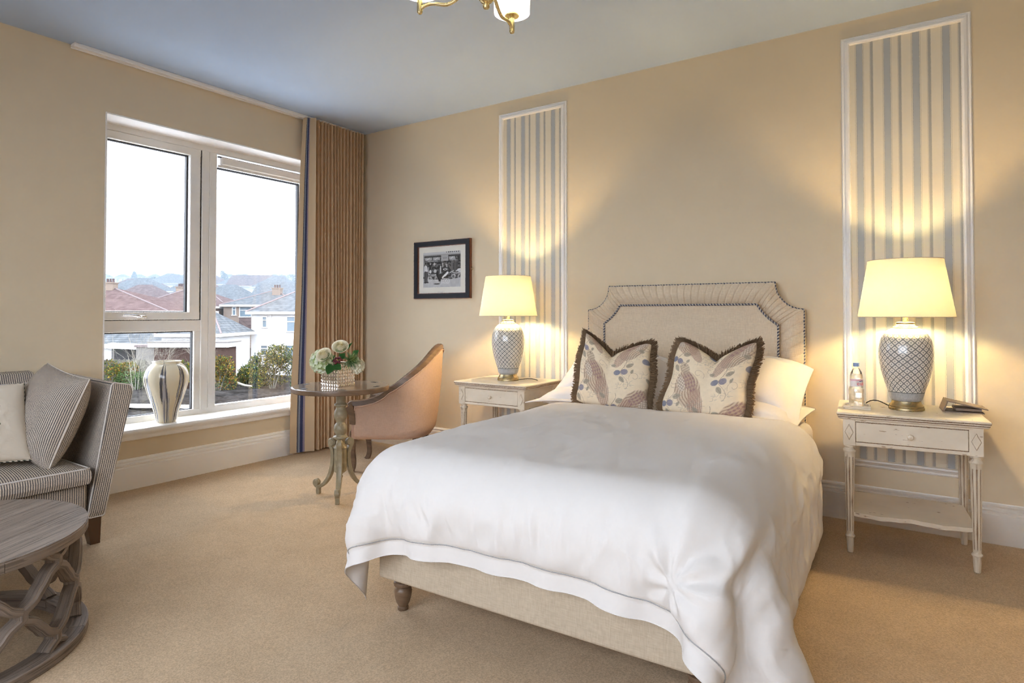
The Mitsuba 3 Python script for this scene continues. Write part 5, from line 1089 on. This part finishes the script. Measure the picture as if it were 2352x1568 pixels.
# the top: planks inside a mitred rim of curved segments
ga = 2.109                                            # grain direction
cg, sg_ = math.cos(ga), math.sin(ga)
n_pl = 5; disc = sg.Point(0, 0).buffer(TR - 0.002, quad_segs=32)
for i in range(n_pl):
    a, b = -TR + 2 * TR * i / n_pl + 0.0006, -TR + 2 * TR * (i + 1) / n_pl - 0.0006
    m = extrude(disc.intersection(sg.box(-1, a, 1, b)), 0.022); m.apply_translation((0, 0, TZ - 0.022 + 0.0004 * (i % 3)))
    m.apply_transform(rotz(ga)); v = m.vertices
    uv = np.stack([v[:, 0] * cg + v[:, 1] * sg_ + i * 3.7, -v[:, 0] * sg_ + v[:, 1] * cg + i * 0.9], 1)
    put(t + '__plank', tf(m, *X), 'oak_grey', False, uv=uv)
def arc_seg(r0, r1, z0, z1, a0, a1, n=14):
    a = np.linspace(a0, a1, n); P = np.array([[(r * math.cos(q), r * math.sin(q), z) for r, z in ((r1, z0), (r1 - 0.003, z0 - 0.003), (r0, z0 - 0.003), (r0, z1), (r1 - 0.003, z1), (r1, z1 - 0.003))] for q in a])
    m = grid(P, closed_v=True); v = list(m.vertices); f = [m.faces]; k0 = len(v)
    for e, fl in ((0, 1), (n - 1, 0)):
        i0 = e * 6; tri = np.array([(i0, i0 + j, i0 + j + 1) for j in range(1, 5)]); f.append(tri if fl else tri[:, ::-1])
    m = TM(v, np.vstack(f)); m.fix_normals(); ang = np.arctan2(m.vertices[:, 1], m.vertices[:, 0]); return m, np.stack([ang * r1, m.vertices[:, 2] + np.hypot(m.vertices[:, 0], m.vertices[:, 1])], 1)
for z0, z1, r0, r1, name in ((TZ - 0.036, TZ - 0.004, TR - 0.06, TR, 'rim'), (0.003, 0.038, TR - 0.075, TR + 0.004, 'base_ring')):
    for i in range(8):
        a0 = i * PI / 4 + 0.2; m, uv = arc_seg(r0, r1, z0, z1, a0 + 0.002, a0 + PI / 4 - 0.002); uv[:, 0] += i * 1.7
        put(t + '__' + name, tf(m, *X), 'oak_grey', False, uv=uv)
# the lattice: twenty serpentine strands, neighbours mirrored so that they meet
NSTR = 20; zs = np.linspace(0.036, TZ - 0.034, 64)
for k_ in range(NSTR):
    s = 1 if k_ % 2 else -1; a0 = (k_ + 0.5) * 2 * PI / NSTR + 0.05; A_ = PI / NSTR * 0.98
    ph = (zs - 0.036) / 0.262 + 0.10
    w_ = np.arcsin(0.93 * np.sin(2 * PI * ph)) / math.asin(0.93)
    w_ = np.clip(w_ + 0.16 * np.sin(6 * PI * ph) * -1 + 0.07 * np.sin(10 * PI * ph), -1.06, 1.06)
    ang = a0 + s * A_ * w_; r = TR - 0.040
    p = np.stack([r * np.cos(ang), r * np.sin(ang), zs], 1); rad = np.stack([np.cos(ang), np.sin(ang), 0 * ang], 1)
    sec = np.array([(-1, -1.5), (1, -1.5), (1, 0.9), (0.72, 1.05), (0.5, 1.5), (-0.5, 1.5), (-0.72, 1.05), (-1, 0.9)])
    m = tube(p, 0.0145, section=sec, up=rad)
    nv = len(m.vertices); u_ = np.arange(nv) / 8.0 * 0.0082; uv = np.stack([u_ + k_ * 2.3, (np.arange(nv) % 8) * 0.012 + k_], 1)
    vs = m.vertices[m.faces.ravel()]; put(t + '__lattice_strand', tf(TM(vs, np.arange(len(vs)).reshape(-1, 3)), *X), 'oak_grey', False, uv=uv[m.faces.ravel()])

# ------------------------------------------------------------------ chandelier
CHX, CHY, CHZ = 3.155, -2.235, 2.362
t = thing('chandelier', 'brass chandelier with small cream shades hanging over the bed', 'chandelier')
X = [shift(CHX, CHY, CHZ)]
put(t + '__body', tf(lathe([(0.004, -0.002), (0.010, 0.000), (0.013, 0.006), (0.013, 0.014), (0.009, 0.018), (0.012, 0.022), (0.022, 0.026), (0.028, 0.034), (0.031, 0.044), (0.033, 0.052), (0.033, 0.085), (0.030, 0.092), (0.016, 0.10), (0.010, 0.12), (0.010, 0.20), (0.018, 0.215), (0.026, 0.235), (0.018, 0.26), (0.010, 0.275), (0.008, CEIL - CHZ - 0.05), (0.05, CEIL - CHZ - 0.03), (0.055, CEIL - CHZ)], 36), *X), 'brass', 35, label='turned brass stem and hub')
CB = 62.0
for i in range(4):
    a = math.radians(104 + 90 * i); XA = [rotz(a), *X]
    arm = spline([(0.028, 0, 0.066), (0.075, 0, 0.082), (0.115, 0, 0.062), (0.165, 0, 0.044), (0.215, 0, 0.055), (0.255, 0, 0.058), (0.283, 0, 0.044)], 40)
    ak = put(t + '__arm', tf(tube(arm, 0.0068, 10), *XA), 'brass', True, label='S shaped brass arm')
    put(ak + '__socket', tf(tf(lathe([(0.004, 0.026), (0.008, 0.028), (0.0095, 0.031), (0.011, 0.034), (0.011, 0.090), (0.009, 0.094), (0.012, 0.097), (0.030, 0.099), (0.0315, 0.104), (0.030, 0.110), (0.013, 0.112)], 28), shift(0.285, 0, 0)), *XA), 'brass', 35)
    put(ak + '__candle', tf(tf(lathe([(0.0125, 0.111), (0.0125, 0.134), (0.010, 0.136)], 24), shift(0.285, 0, 0)), *XA), 'mat_board', 30, label='cream candle tube')
    put(ak + '__shade', tf(tf(lathe([(0.076, 0.112), (0.0761, 0.114), (0.0795, 0.240), (0.080, 0.242)], 48, caps=False), shift(0.285, 0, 0)), *XA), 'lamp_card', True, label='small cream lit shade')
    b = tf(tf(blob(2, 1, 0, 1, 1), np.diag([0.014, 0.014, 0.024, 1.0]), shift(0.285, 0, 0.159)), *XA)
    put(ak + '__bulb', b, 'white_gloss', True, emitter={'type': 'area', 'radiance': rgb(CB * 3, CB * 3 * 0.78, CB * 3 * 0.48)}, label='glowing candle bulb')
# ------------------------------------------------------------------ outside: a street grid (a along the streets, d away from the building), ground 4.2 m below the room
GA, GD, G0 = np.array([0.828, 0.561]), np.array([-0.561, 0.828]), np.array([4.544, -4.109])
def G(v):
    v = np.atleast_2d(np.asarray(v, float)); return np.column_stack([G0 + v[:, :1] * GA + v[:, 1:2] * GD, v[:, 2]])
def gm(m): return TM(G(m.vertices), m.faces)
def gz(d): return np.interp(d, [0, 46, 60, 110, 330, 420], [-4.2, -4.2, -3.6, -1.5, 15.6, 18.0])
av, dv_ = np.linspace(-330, 60, 90), np.r_[np.linspace(7.0, 60, 110), np.linspace(64, 430, 50)]
A_, D_ = np.meshgrid(av, dv_, indexing='ij')
Zg = gz(D_) + (0.5 * (meshkit.fbm(np.stack([A_ * 0.12, D_ * 0.12, 0 * A_], -1), 3, 4) - 0.5)) * (D_ < 60) + 3.0 * (meshkit.fbm(np.stack([A_ * 0.02, D_ * 0.02, 0 * A_], -1), 2, 4) - 0.5) * np.clip((D_ - 120) / 100, 0, 1)
av2, dv2 = np.linspace(-46, -6, 180), np.linspace(26, 44, 120)
m = gm(grid(np.stack([A_, D_, Zg], -1)))
tag(put('building_plot', m, 'mud', True), 'bare dark muddy ground with strips of gravel outside the window', kind='structure')
A2, D2 = np.meshgrid(av2, dv2, indexing='ij')
Z2 = -4.12 + 0.55 * (meshkit.fbm(np.stack([A2 * 0.8, D2 * 0.8, 0 * A2], -1), 4, 9) - 0.42) * np.clip((D2 - 26) / 2, 0, 1) * np.clip((44 - D2) / 2, 0, 1)
tag(put('soil_heap', gm(grid(np.stack([A2, D2, Z2], -1))), 'mud', True), 'rough dark soil heaps in front of the hedge', 'soil heap', kind='stuff')
M['gravel'] = matte(proc(lambda p, n, uv: mix((0.13, 0.125, 0.115), (0.22, 0.21, 0.19), noise(p.x * 9, p.y * 9))))
tag(put('gravel_track', gm(grid(np.stack([A2[::6, ::6], 33.6 + (D2[::6, ::6] - 26) / 18 * 1.5 + 0.25 * np.sin(A2[::6, ::6] * 0.5), -3.97 + 0 * A2[::6, ::6] + 0.10 * (meshkit.fbm(np.stack([A2[::6, ::6], D2[::6, ::6], 0 * A2[::6, ::6]], -1), 2, 1))], -1))), 'gravel', True), 'pale gravel track crossing the muddy plot', kind='structure')
WALLC = {'white': (0.52, 0.51, 0.50), 'brick': (0.18, 0.105, 0.075), 'render': (0.20, 0.155, 0.125), 'dark': (0.065, 0.042, 0.036), 'grey': (0.17, 0.16, 0.15)}
for k_, c_ in WALLC.items(): M['house_' + k_] = matte(c_)
M['house_glass'] = prin((0.10, 0.14, 0.17), 0.08, spec=0.6)
M['roof_ridge'] = matte((0.16, 0.13, 0.13))
def roof_quad(q, h_):
    v = np.array(q, float); u = v[1] - v[0]; L = np.linalg.norm(u); u /= L; n = np.cross(u, v[-1] - v[0]); n /= np.linalg.norm(n); w_ = np.cross(n, u)
    uv = np.stack([(v - v[0]) @ u, (v - v[0]) @ w_], 1); f = [(0, i, i + 1) for i in range(1, len(v) - 1)]
    return v, f, uv
def house(name, label, a0, a1, d0, d1, ze, zr, wall, roof, kind='hip', wins=(), zb=None, ov=0.35, chim=(), panes=True, rx=None):
    t_ = thing(name, label, 'house')
    zb = float(gz(d1)) - 0.6 if zb is None else zb
    put(t_ + '__walls', gm(box(a0, a1, d0, d1, zb, ze)), 'house_' + wall, False)
    A0_, A1_, D0_, D1_ = a0 - ov, a1 + ov, d0 - ov, d1 + ov; dm = (D0_ + D1_) / 2; am = (A0_ + A1_) / 2
    run = min(D1_ - D0_, A1_ - A0_) / 2
    if kind == 'hip':
        if A1_ - A0_ >= D1_ - D0_: r0, r1 = (A0_ + (rx or run), dm, zr), (A1_ - (rx or run), dm, zr)
        else: r0 = r1 = None
        if r0 is None: r0, r1 = (am, D0_ + run, zr), (am, D1_ - run, zr); qs_ = [[(A0_, D0_, ze), (A1_, D0_, ze), r0], [(A1_, D0_, ze), (A1_, D1_, ze), r1, r0], [(A1_, D1_, ze), (A0_, D1_, ze), r1], [(A0_, D1_, ze), (A0_, D0_, ze), r0, r1]]
        else: qs_ = [[(A0_, D0_, ze), (A1_, D0_, ze), r1, r0], [(A1_, D0_, ze), (A1_, D1_, ze), r1], [(A1_, D1_, ze), (A0_, D1_, ze), r0, r1], [(A0_, D1_, ze), (A0_, D0_, ze), r0]]
        hips = [((A0_, D0_, ze), r0), ((A1_, D0_, ze), r1), (r0, r1)]
    elif kind == 'gable':       # ridge along a
        r0, r1 = (A0_, dm, zr), (A1_, dm, zr); qs_ = [[(A0_, D0_, ze), (A1_, D0_, ze), r1, r0], [(A1_, D1_, ze), (A0_, D1_, ze), r0, r1]]; hips = [(r0, r1)]
        put(t_ + '__walls', gm(cat(*[hull([(x + s, d0, ze), (x + s, d1, ze), (x + s, dm, zr - 0.1), (x + s + .05, d0, ze), (x + s + .05, d1, ze), (x + s + .05, dm, zr - 0.1)]) for x, s in ((a0, 0), (a1, -0.05))])), 'house_' + wall, False)
    else:                       # gable to the front, ridge along d
        r0, r1 = (am, D0_, zr), (am, D1_, zr); qs_ = [[(A1_, D0_, ze), (A1_, D1_, ze), r1, r0], [(A0_, D1_, ze), (A0_, D0_, ze), r0, r1]]; hips = [(r0, r1)]
        put(t_ + '__walls', gm(hull([(a0, d0, ze), (a1, d0, ze), (am, d0, zr - 0.15), (a0, d0 + .05, ze), (a1, d0 + .05, ze), (am, d0 + .05, zr - 0.15)])), 'house_' + wall, False)
    V, F, UV = [], [], []
    for q in qs_: v, f, uv = roof_quad(q, 0.1); k0 = sum(len(x) for x in V); V.append(G(v)); F += [(a + k0, b + k0, c + k0) for a, b, c in f]; UV.append(uv)
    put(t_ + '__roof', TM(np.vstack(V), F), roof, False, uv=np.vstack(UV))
    put(t_ + '__fascia', gm(cat(box(A0_, A1_, D0_ - 0.06, D0_, ze - 0.22, ze + 0.02), box(A1_, A1_ + 0.06, D0_, D1_, ze - 0.22, ze + 0.02))), 'house_white', False)
    if panes:
        put(t_ + '__ridge_tiles', cat(*[tube(G([p, q]), 0.09, 5) for p, q in hips]), 'roof_ridge', False)
    for (w0, w1, z0, z1) in wins:
        w_ = put(t_ + '__window', gm(cat(box(w0 - 0.08, w1 + 0.08, d0 - 0.08, d0 + 0.05, z1, z1 + 0.08), box(w0 - 0.14, w1 + 0.14, d0 - 0.14, d0 + 0.05, z0 - 0.10, z0), box(w0 - 0.08, w0, d0 - 0.08, d0, z0, z1), box(w1, w1 + 0.08, d0 - 0.08, d0, z0, z1), box(w0, w1, d0 - 0.07, d0, z1 - 0.36 * (z1 - z0), z1 - 0.36 * (z1 - z0) + 0.07))), 'house_white', False)
        put(w_ + '__glass', gm(box(w0, w1, d0 - 0.02, d0 + 0.01, z0, z1)), 'house_glass', False)
    for (ca, cd, z0, z1, sx) in chim:
        c_ = put(t_ + '__chimney', gm(cat(box(ca - sx, ca + sx, cd - 0.45, cd + 0.45, z0, z1), box(ca - sx - .08, ca + sx + .08, cd - 0.53, cd + 0.53, z1, z1 + 0.12))), 'house_render', False)
        put(c_ + '__pots', gm(cat(*[tf(lathe([(0.12, 0), (0.10, 0.35), (0.12, 0.37), (0.08, 0.37)], 8), shift(ca + o, cd, z1 + 0.12)) for o in (-sx * .6, 0, sx * .6)])), 'roof_red', False)
    return t_
h1 = house('white_house', 'white rendered two storey house with grey tiled roof at the right of the window', -21.97, -12.5, 52, 61, 1.35, 4.15, 'white', 'roof_slate', 'hip', ((-20.98, -20.69, 0.1, 0.91), (-18.93, -18.30, -0.27, 0.91), (-21.1, -20.6, -2.25, -1.5), (-19.1, -18.4, -2.3, -1.5)), zb=-4.6)
put(h1 + '__downpipe', gm(cat(box(-20.35, -20.27, 51.9, 52, -4.4, 1.1))), 'house_white', False)
h2 = house('grey_roofed_bungalow', 'low white bungalow with grey slate roof in front of the white house', -26.1, -21.85, 46, 51.5, -0.30, 1.45, 'white', 'roof_slate', 'hip', ((-24.2, -23.7, -0.98, -0.75),), zb=-4.6)
t = thing('garage', 'flat roofed brick garage with a white fascia below the slate bungalow', 'garage')
put(t + '__walls', gm(box(-25.6, -20.5, 44.2, 45.9, -4.4, -1.2)), 'house_dark', False); put(t + '__roof', gm(box(-25.9, -20.2, 43.9, 46.0, -1.2, -0.88)), 'house_white', False); put(t + '__capping', gm(box(-25.95, -20.15, 43.85, 46.0, -0.88, -0.80)), 'house_grey', False)
put(t + '__bricks', gm(cat(*[box(-25.55 + 0.46 * i + 0.23 * (j % 2), -25.55 + 0.46 * i + 0.23 * (j % 2) + 0.43, 44.17, 44.2, -4.2 + 0.16 * j, -4.2 + 0.16 * j + 0.14) for j in range(18) for i in range(10)])), 'house_dark', False, label='courses of dark red brick', kind='stuff')
h3 = house('brown_house', 'brown rendered house with a red panelled bay behind the white house', -35.07, -26.0, 75, 84, 2.26, 4.2, 'render', 'roof_slate', 'hip', ((-33.92, -33.60, 1.05, 1.95), (-33.05, -31.70, 0.85, 2.0)), chim=((-29.8, 78.3, 2.6, 4.35, 0.5),))
put(h3 + '__bay_panel', gm(box(-33.1, -31.6, 74.85, 75, -0.6, 0.70)), 'roof_red', False, label='red panel under the bay window')
house('small_brown_house', 'small house with a hipped dark roof left of the brown house', -46.0, -37.3, 80, 87, 2.30, 4.1, 'render', 'roof_red', 'hip', ((-39.6, -38.9, 0.9, 1.7),))
h5 = house('red_roofed_house', 'house with a broad reddish hipped roof at the left of the upper pane', -52.0, -33.6, 60, 69.5, 1.45, 3.95, 'render', 'roof_red', 'hip', ((-37, -36, -0.6, 0.6),), chim=((-42.0, 64.5, 3.0, 4.35, 0.50),), rx=8.7)
house('brick_house', 'brick house with brown hipped roof and chimney behind the red roof', -42.6, -35.8, 70, 79, 2.05, 3.95, 'brick', 'roof_red', 'hip', ((-37.6, -36.9, 0.6, 1.5), (-39.6, -39.0, 0.7, 1.5)), chim=((-39.7, 74.0, 3.0, 4.3, 0.40),))
h7 = house('slate_roofed_bungalow', 'long low white bungalow with a slate roof seen through the lower left pane', -36.5, -27.0, 48.9, 55, -1.20, 1.0, 'white', 'roof_slate', 'gable', (), zb=-4.6)
t = thing('carport', 'dark open carport with sloping white roof below the slate roof', 'carport')
put(t + '__roof', gm(hull([(-31.1, 46.3, -1.38), (-27.6, 46.3, -1.52), (-31.1, 48.0, -1.15), (-27.6, 48.0, -1.3), (-31.1, 46.3, -1.25), (-27.6, 46.3, -1.40), (-31.1, 48.0, -1.05), (-27.6, 48.0, -1.2)])), 'house_white', False)
put(t + '__back', gm(box(-30.9, -27.6, 47.7, 47.9, -4.4, -1.3)), 'black_rubber', False); put(t + '__post', gm(box(-30.0, -29.9, 46.4, 46.5, -4.2, -1.4)), 'house_grey', False)
t = thing('pebbledashed_shed', 'grey pebbledashed shed between carport and garage', 'shed')
put(t + '__walls', gm(box(-27.5, -25.7, 45.2, 47.5, -4.3, -1.25)), 'house_grey', False); put(t + '__roof', gm(box(-27.6, -25.6, 45.1, 47.6, -1.25, -1.1)), 'roof_ridge', False)
t = thing('timber_fence', 'weathered upright board fence behind the bushes in the lower left pane', 'fence')
for i in range(34):
    a_ = -30.6 + i * 0.115; put(t + '__board', gm(box(a_, a_ + 0.10, 45.0, 45.03, -4.0, -2.15 + 0.05 * math.sin(i * 2.3))), 'fence_wood', False)
put(t + '__rail', gm(box(-30.6, -26.7, 45.03, 45.09, -2.6, -2.5)), 'fence_wood', False)
M['fence_wood'] = matte((0.13, 0.125, 0.105))
# further houses on the slope and along the crest
r_ = np.random.default_rng(31)
def far_house(a, d, w_, lab, wall='white', kind='hip', roof='roof_slate', e=None, group=None):
    z = float(gz(d)); hk = house('distant_house', lab, a - w_ / 2, a + w_ / 2, d, d + w_ * 0.75, z + 5.0, z + 5.0 + w_ * 0.30, wall, roof, kind, ((a - w_ * .3, a - w_ * .15, z + 2.8, z + 4.2), (a + w_ * .15, a + w_ * .3, z + 2.8, z + 4.2)), ov=0.4, panes=False)
    if group: labels[hk]['group'] = group
mids = [(-103.4, 165, 5.5, 'front'), (-96.6, 166, 5.5, 'front'), (-92.5, 150, 12, 'hip'), (-85.5, 135, 11, 'hip'), (-112, 178, 9, 'hip'), (-79, 150, 11, 'hip'), (-72, 140, 10, 'hip'), (-62, 120, 11, 'hip'), (-53, 112, 10, 'hip'), (-76, 112, 11, 'hip'), (-63.5, 103, 10, 'hip'), (-88, 118, 11, 'hip'), (-48, 126, 10, 'gable'), (-105, 210, 12, 'hip'), (-120, 215, 12, 'hip'), (-92, 205, 12, 'hip'), (-82, 190, 12, 'gable'), (-70, 180, 12, 'hip'), (-130, 230, 12, 'hip')]
for i, (a, d, w_, k_) in enumerate(mids):
    pl = ['left', 'right'][a / d > -0.52]; rf = ['grey', 'reddish'][i % 3 == 1]
    lb_ = {'front': f'{"first" if i == 0 else "second"} of two small white gabled houses side by side on the slope', 'hip': f'pale house with hipped {rf} roof in the hazy middle distance, {pl} pane', 'gable': f'pale house with gabled {rf} roof in the hazy middle distance, {pl} pane'}[k_]
    same = sorted(q[0] / q[1] for j, q in enumerate(mids) if q[3] == k_ and (j % 3 == 1) == (i % 3 == 1) and (q[0] / q[1] > -0.52) == (a / d > -0.52)); o_ = same.index(a / d)
    if k_ != 'front' and len(same) > 1: lb_ = f'{["first", "second", "third", "fourth", "fifth", "sixth", "seventh", "eighth", "ninth"][o_]} from left of the hazy {"hipped" if k_ == "hip" else "gabled"} {rf} roofed houses in the {pl} pane'
    far_house(a, d, w_, lb_, kind=k_, roof=['roof_slate', 'roof_red'][i % 3 == 1], group=None if k_ == 'front' else f'hazy houses with {rf} {k_} roofs, {pl} pane')
for i, px in enumerate((-219, -209.7, -200.9, -192.5, -184.1, -175.9, -168)):
    far_house(px, 330, 6.4, f'{["first", "second", "third", "fourth", "fifth", "sixth", "seventh"][i]} hazy house from the left in the row on the skyline, left pane', e=1)
for i, px in enumerate((-152.2, -144.0, -128, -119)):
    far_house(px, 330, 6.4, f'{["first", "second", "third", "fourth"][i]} hazy house from the left on the skyline, right pane')
# trees and shrubs: crowns of separate leaves
def leaves(n, pos, size, cols, seed):
    q = np.random.default_rng(seed); p = pos; d = q.normal(size=(n, 3)); e = q.normal(size=(n, 3)); d /= np.linalg.norm(d, axis=1, keepdims=True); e -= d * (d * e).sum(1, keepdims=True); e /= np.linalg.norm(e, axis=1, keepdims=True)
    s = size * q.uniform(0.6, 1.3, (n, 1)); V = np.stack([p - d * s, p + e * s * 0.6, p + d * s, p - e * s * 0.6], 1).reshape(-1, 3); i = np.arange(n)[:, None] * 4
    F = np.concatenate([i + [0, 1, 2], i + [0, 2, 3]], 0); c = 0.45 * np.array(cols)[q.integers(0, len(cols), n)] * q.uniform(0.75, 1.2, (n, 1)); return TM(V, F), np.repeat(np.clip(c, 0, 1), 4, 0)
def shrub(name, label, ct, a, d, z0, ra, rd, h_, n, size, cols, seed, trunk=True):
    n = int(n * 1.8) if name != 'distant_tree' else n; q = np.random.default_rng(seed); t_ = thing(name, label, ct)
    k_ = 9; cs = np.column_stack([a + ra * q.uniform(-.75, .75, k_), d + rd * q.uniform(-.7, .7, k_), z0 + h_ * q.uniform(.15, .82, k_)])
    i = q.integers(0, k_, n); u = q.normal(size=(n, 3)); u /= np.linalg.norm(u, axis=1, keepdims=True); u *= q.uniform(0.45, 1.0, (n, 1)) ** 0.5
    p = cs[i] + u * np.array([ra * .48, rd * .48, h_ * .28]); p[:, 2] = np.maximum(p[:, 2], z0 + 0.02)
    m, c = leaves(n, G(p), size, cols, seed + 1); put(t_ + '__foliage', m, 'leaf', False, color=c)
    st = [tube(G([(a + 0.1 * ra * o, d, z0 - 0.2), (a + 0.4 * ra * o, d, z0 + h_ * 0.4), (a + 0.6 * ra * o, d + 0.1, z0 + h_ * 0.75)]), [0.05, 0.035, 0.015], 5) for o in (-1, -0.3, 0.4, 1)]
    put(t_ + '__stems', cat(*st), 'fence_wood', False)
GR, YE, OR, DG, BL = [(0.13, 0.20, 0.05), (0.10, 0.15, 0.05)], [(0.55, 0.42, 0.06), (0.42, 0.36, 0.08)], [(0.45, 0.20, 0.05), (0.35, 0.22, 0.07)], [(0.06, 0.10, 0.05), (0.08, 0.11, 0.06)], [(0.10, 0.16, 0.10)]
shrub('autumn_shrub', 'yellow leaved shrub at the left edge of the lower pane', 'shrub', -30.0, 43.5, -4.0, 0.9, 0.9, 3.7, 900, 0.09, YE * 2 + GR, 41)
shrub('autumn_shrub', 'low orange and green bush in front of the board fence', 'shrub', -28.2, 44.2, -4.1, 1.3, 0.8, 1.9, 1300, 0.07, OR + GR * 2 + YE, 42)
shrub('garden_bush', 'bright green grassy bush low in the lower left pane behind the vase', 'shrub', -26.2, 43.6, -4.1, 1.9, 0.8, 1.2, 1300, 0.07, [(0.16, 0.27, 0.09), (0.13, 0.22, 0.08)], 43)
shrub('garden_bush', 'green bush between vase and window mullion', 'shrub', -23.3, 42.9, -4.1, 1.2, 0.7, 1.9, 1000, 0.07, [(0.15, 0.24, 0.07), (0.12, 0.2, 0.06)] + YE[:1], 44)
shrub('autumn_shrub', 'orange brown shrub right of the window mullion behind the cone', 'shrub', -20.5, 43.0, -4.1, 1.4, 0.7, 2.7, 2400, 0.075, OR + GR + YE + DG, 45)
shrub('autumn_shrub', 'green and yellow shrub in the middle of the right pane', 'shrub', -18.9, 44.6, -4.1, 1.0, 0.8, 2.3, 1600, 0.075, GR * 2 + YE + DG, 46)
shrub('autumn_shrub', 'dark green hedge with yellow leaves before the white house', 'shrub', -17.6, 45.4, -4.1, 1.5, 0.9, 2.9, 2400, 0.075, DG * 3 + GR + YE, 47)
shrub('autumn_shrub', 'tall grey green hedge at the right edge of the right pane', 'shrub', -15.4, 45.0, -4.1, 1.4, 0.9, 3.3, 2200, 0.075, DG * 2 + GR + YE[:1], 48)
def bare_tree(label, a, d, z0, h_, seed):
    q = np.random.default_rng(seed); t_ = thing('bare_tree', label, 'tree'); seg_ = []
    def grow(p, dr_, L, r, lv):
        n = 4; pts = [p]
        for _ in range(n): dr_ = dr_ + q.normal(0, 0.10, 3) + [0, 0, 0.03]; dr_ /= np.linalg.norm(dr_); pts.append(pts[-1] + dr_ * L / n)
        seg_.append(tube(G(pts), np.linspace(r, r * 0.6, n + 1), 4, caps=False))
        if lv > 0:
            for _ in range(4 if lv > 1 else 5):
                b = pts[q.integers(2, n + 1)]; d2 = dr_ + q.normal(0, 0.45, 3); d2 /= np.linalg.norm(d2); grow(b, d2, L * q.uniform(.5, .75), r * 0.5, lv - 1)
    for o in (-0.12, 0.0, 0.15): grow(np.array([a + o, d, z0]), np.array([o * 1.2, 0.0, 1.0]), h_ * 0.55, 0.020, 3)
    put(t_ + '__branches', cat(*seg_), 'bark_pale', False)
M['bark_pale'] = matte((0.25, 0.23, 0.19))
bare_tree('slender bare pale barked tree behind the striped vase', -26.2, 43.0, -4.1, 4.6, 51)
bare_tree('thin bare sapling between the bare tree and the garage', -24.5, 42.9, -4.1, 3.4, 52)
bare_tree('bare pale tree at the left of the right pane over the bungalow roof', -21.1, 42.4, -4.1, 4.8, 53)
for i, (a, d, h_, lab) in enumerate(((-203, 300, 12, 'dark pointed conifer left of the middle of the skyline, left pane'), (-187.5, 305, 16, 'tall narrow dark conifer on the slope, left pane'), (-172, 295, 12, 'hazy round tree under the skyline near the casement stile'), (-133, 285, 17, 'dark pointed fir on the slope at the left of the right pane'), (-128, 284, 11, 'round hazy tree beside the pointed fir'),
                                     (-123.5, 341, 14, 'round tree on the skyline, right pane'), (-118, 300, 12, 'broad hazy tree under the skyline in the middle of the right pane'), (-108, 290, 13, 'broad blue hazy tree at the right of the right pane'), (-112, 322, 17, 'tall hazy tree on the skyline beside the curtain'), (-148, 290, 10, 'low hazy tree behind the window mullion'), (-160, 280, 11, 'low hazy tree at the casement stile'))):
    w_ = 1.9 if 'conifer' in lab or 'fir' in lab else 4.5
    shrub('distant_tree', lab, 'tree', a, d, float(gz(d)) - 0.5, w_, w_, h_ * 0.52, 1100, 0.45, DG + [(0.07, 0.12, 0.08)], 60 + i)
# oddments on the plot
t = thing('traffic_cone', 'small orange traffic cone at the foot of the hedge', 'traffic cone'); z_ = -4.0
put(t + '__cone', gm(tf(lathe([(0.13, 0), (0.12, 0.03), (0.08, 0.20), (0.025, 0.44), (0.015, 0.45)], 16), shift(-19.86, 43.6, z_ + 0.30))), 'cone_orange', 30); put(t + '__base', gm(box(-20.03, -19.69, 43.43, 43.77, z_ + 0.26, z_ + 0.30)), 'cone_orange', False)
M['cone_orange'] = prin((0.75, 0.07, 0.04), 0.5)
t = thing('stone_block', 'dark rounded stone under the traffic cone', 'block'); put(t + '__block', gm(tf(blob(2, 0.34, 0.15, 1.5, 2, (1.2, 0.7, 0.7)), shift(-19.9, 43.6, z_ + 0.05))), 'house_dark', True)
t = thing('timber_pallet', 'dark timber crate lying at the foot of the hedge beside the mullion', 'crate'); put(t + '__boards', gm(cat(*[box(-21.2, -20.5, 43.2, 43.7, z_ + 0.1 * i, z_ + 0.1 * i + 0.08, 0.01) for i in range(4)])), 'fence_wood', False)
t = thing('felled_log', 'pale felled log lying beside the traffic cone', 'log'); put(t + '__trunk', tube(G([(-19.3, 43.4, z_ + 0.35), (-18.7, 43.3, z_ + 0.18), (-18.2, 43.3, z_ + 0.12)]), [0.09, 0.08, 0.05], 8), 'bark_pale', True)
# damp haze beyond the near houses
M['haze_box_skin'] = {'type': 'null'}
HAZE = True
if HAZE:
    hz = gm(box(-320, 50, 62.0, 425, -8.0, 45.0))
    scene['haze'] = mikit.ply(hz, 'haze_box_skin', interior={'type': 'homogeneous', 'albedo': rgb(0.29, 0.345, 0.39), 'sigma_t': 0.0042})
    labels['haze'] = {'label': 'pale damp haze over the distant rooftops', 'kind': 'stuff'}
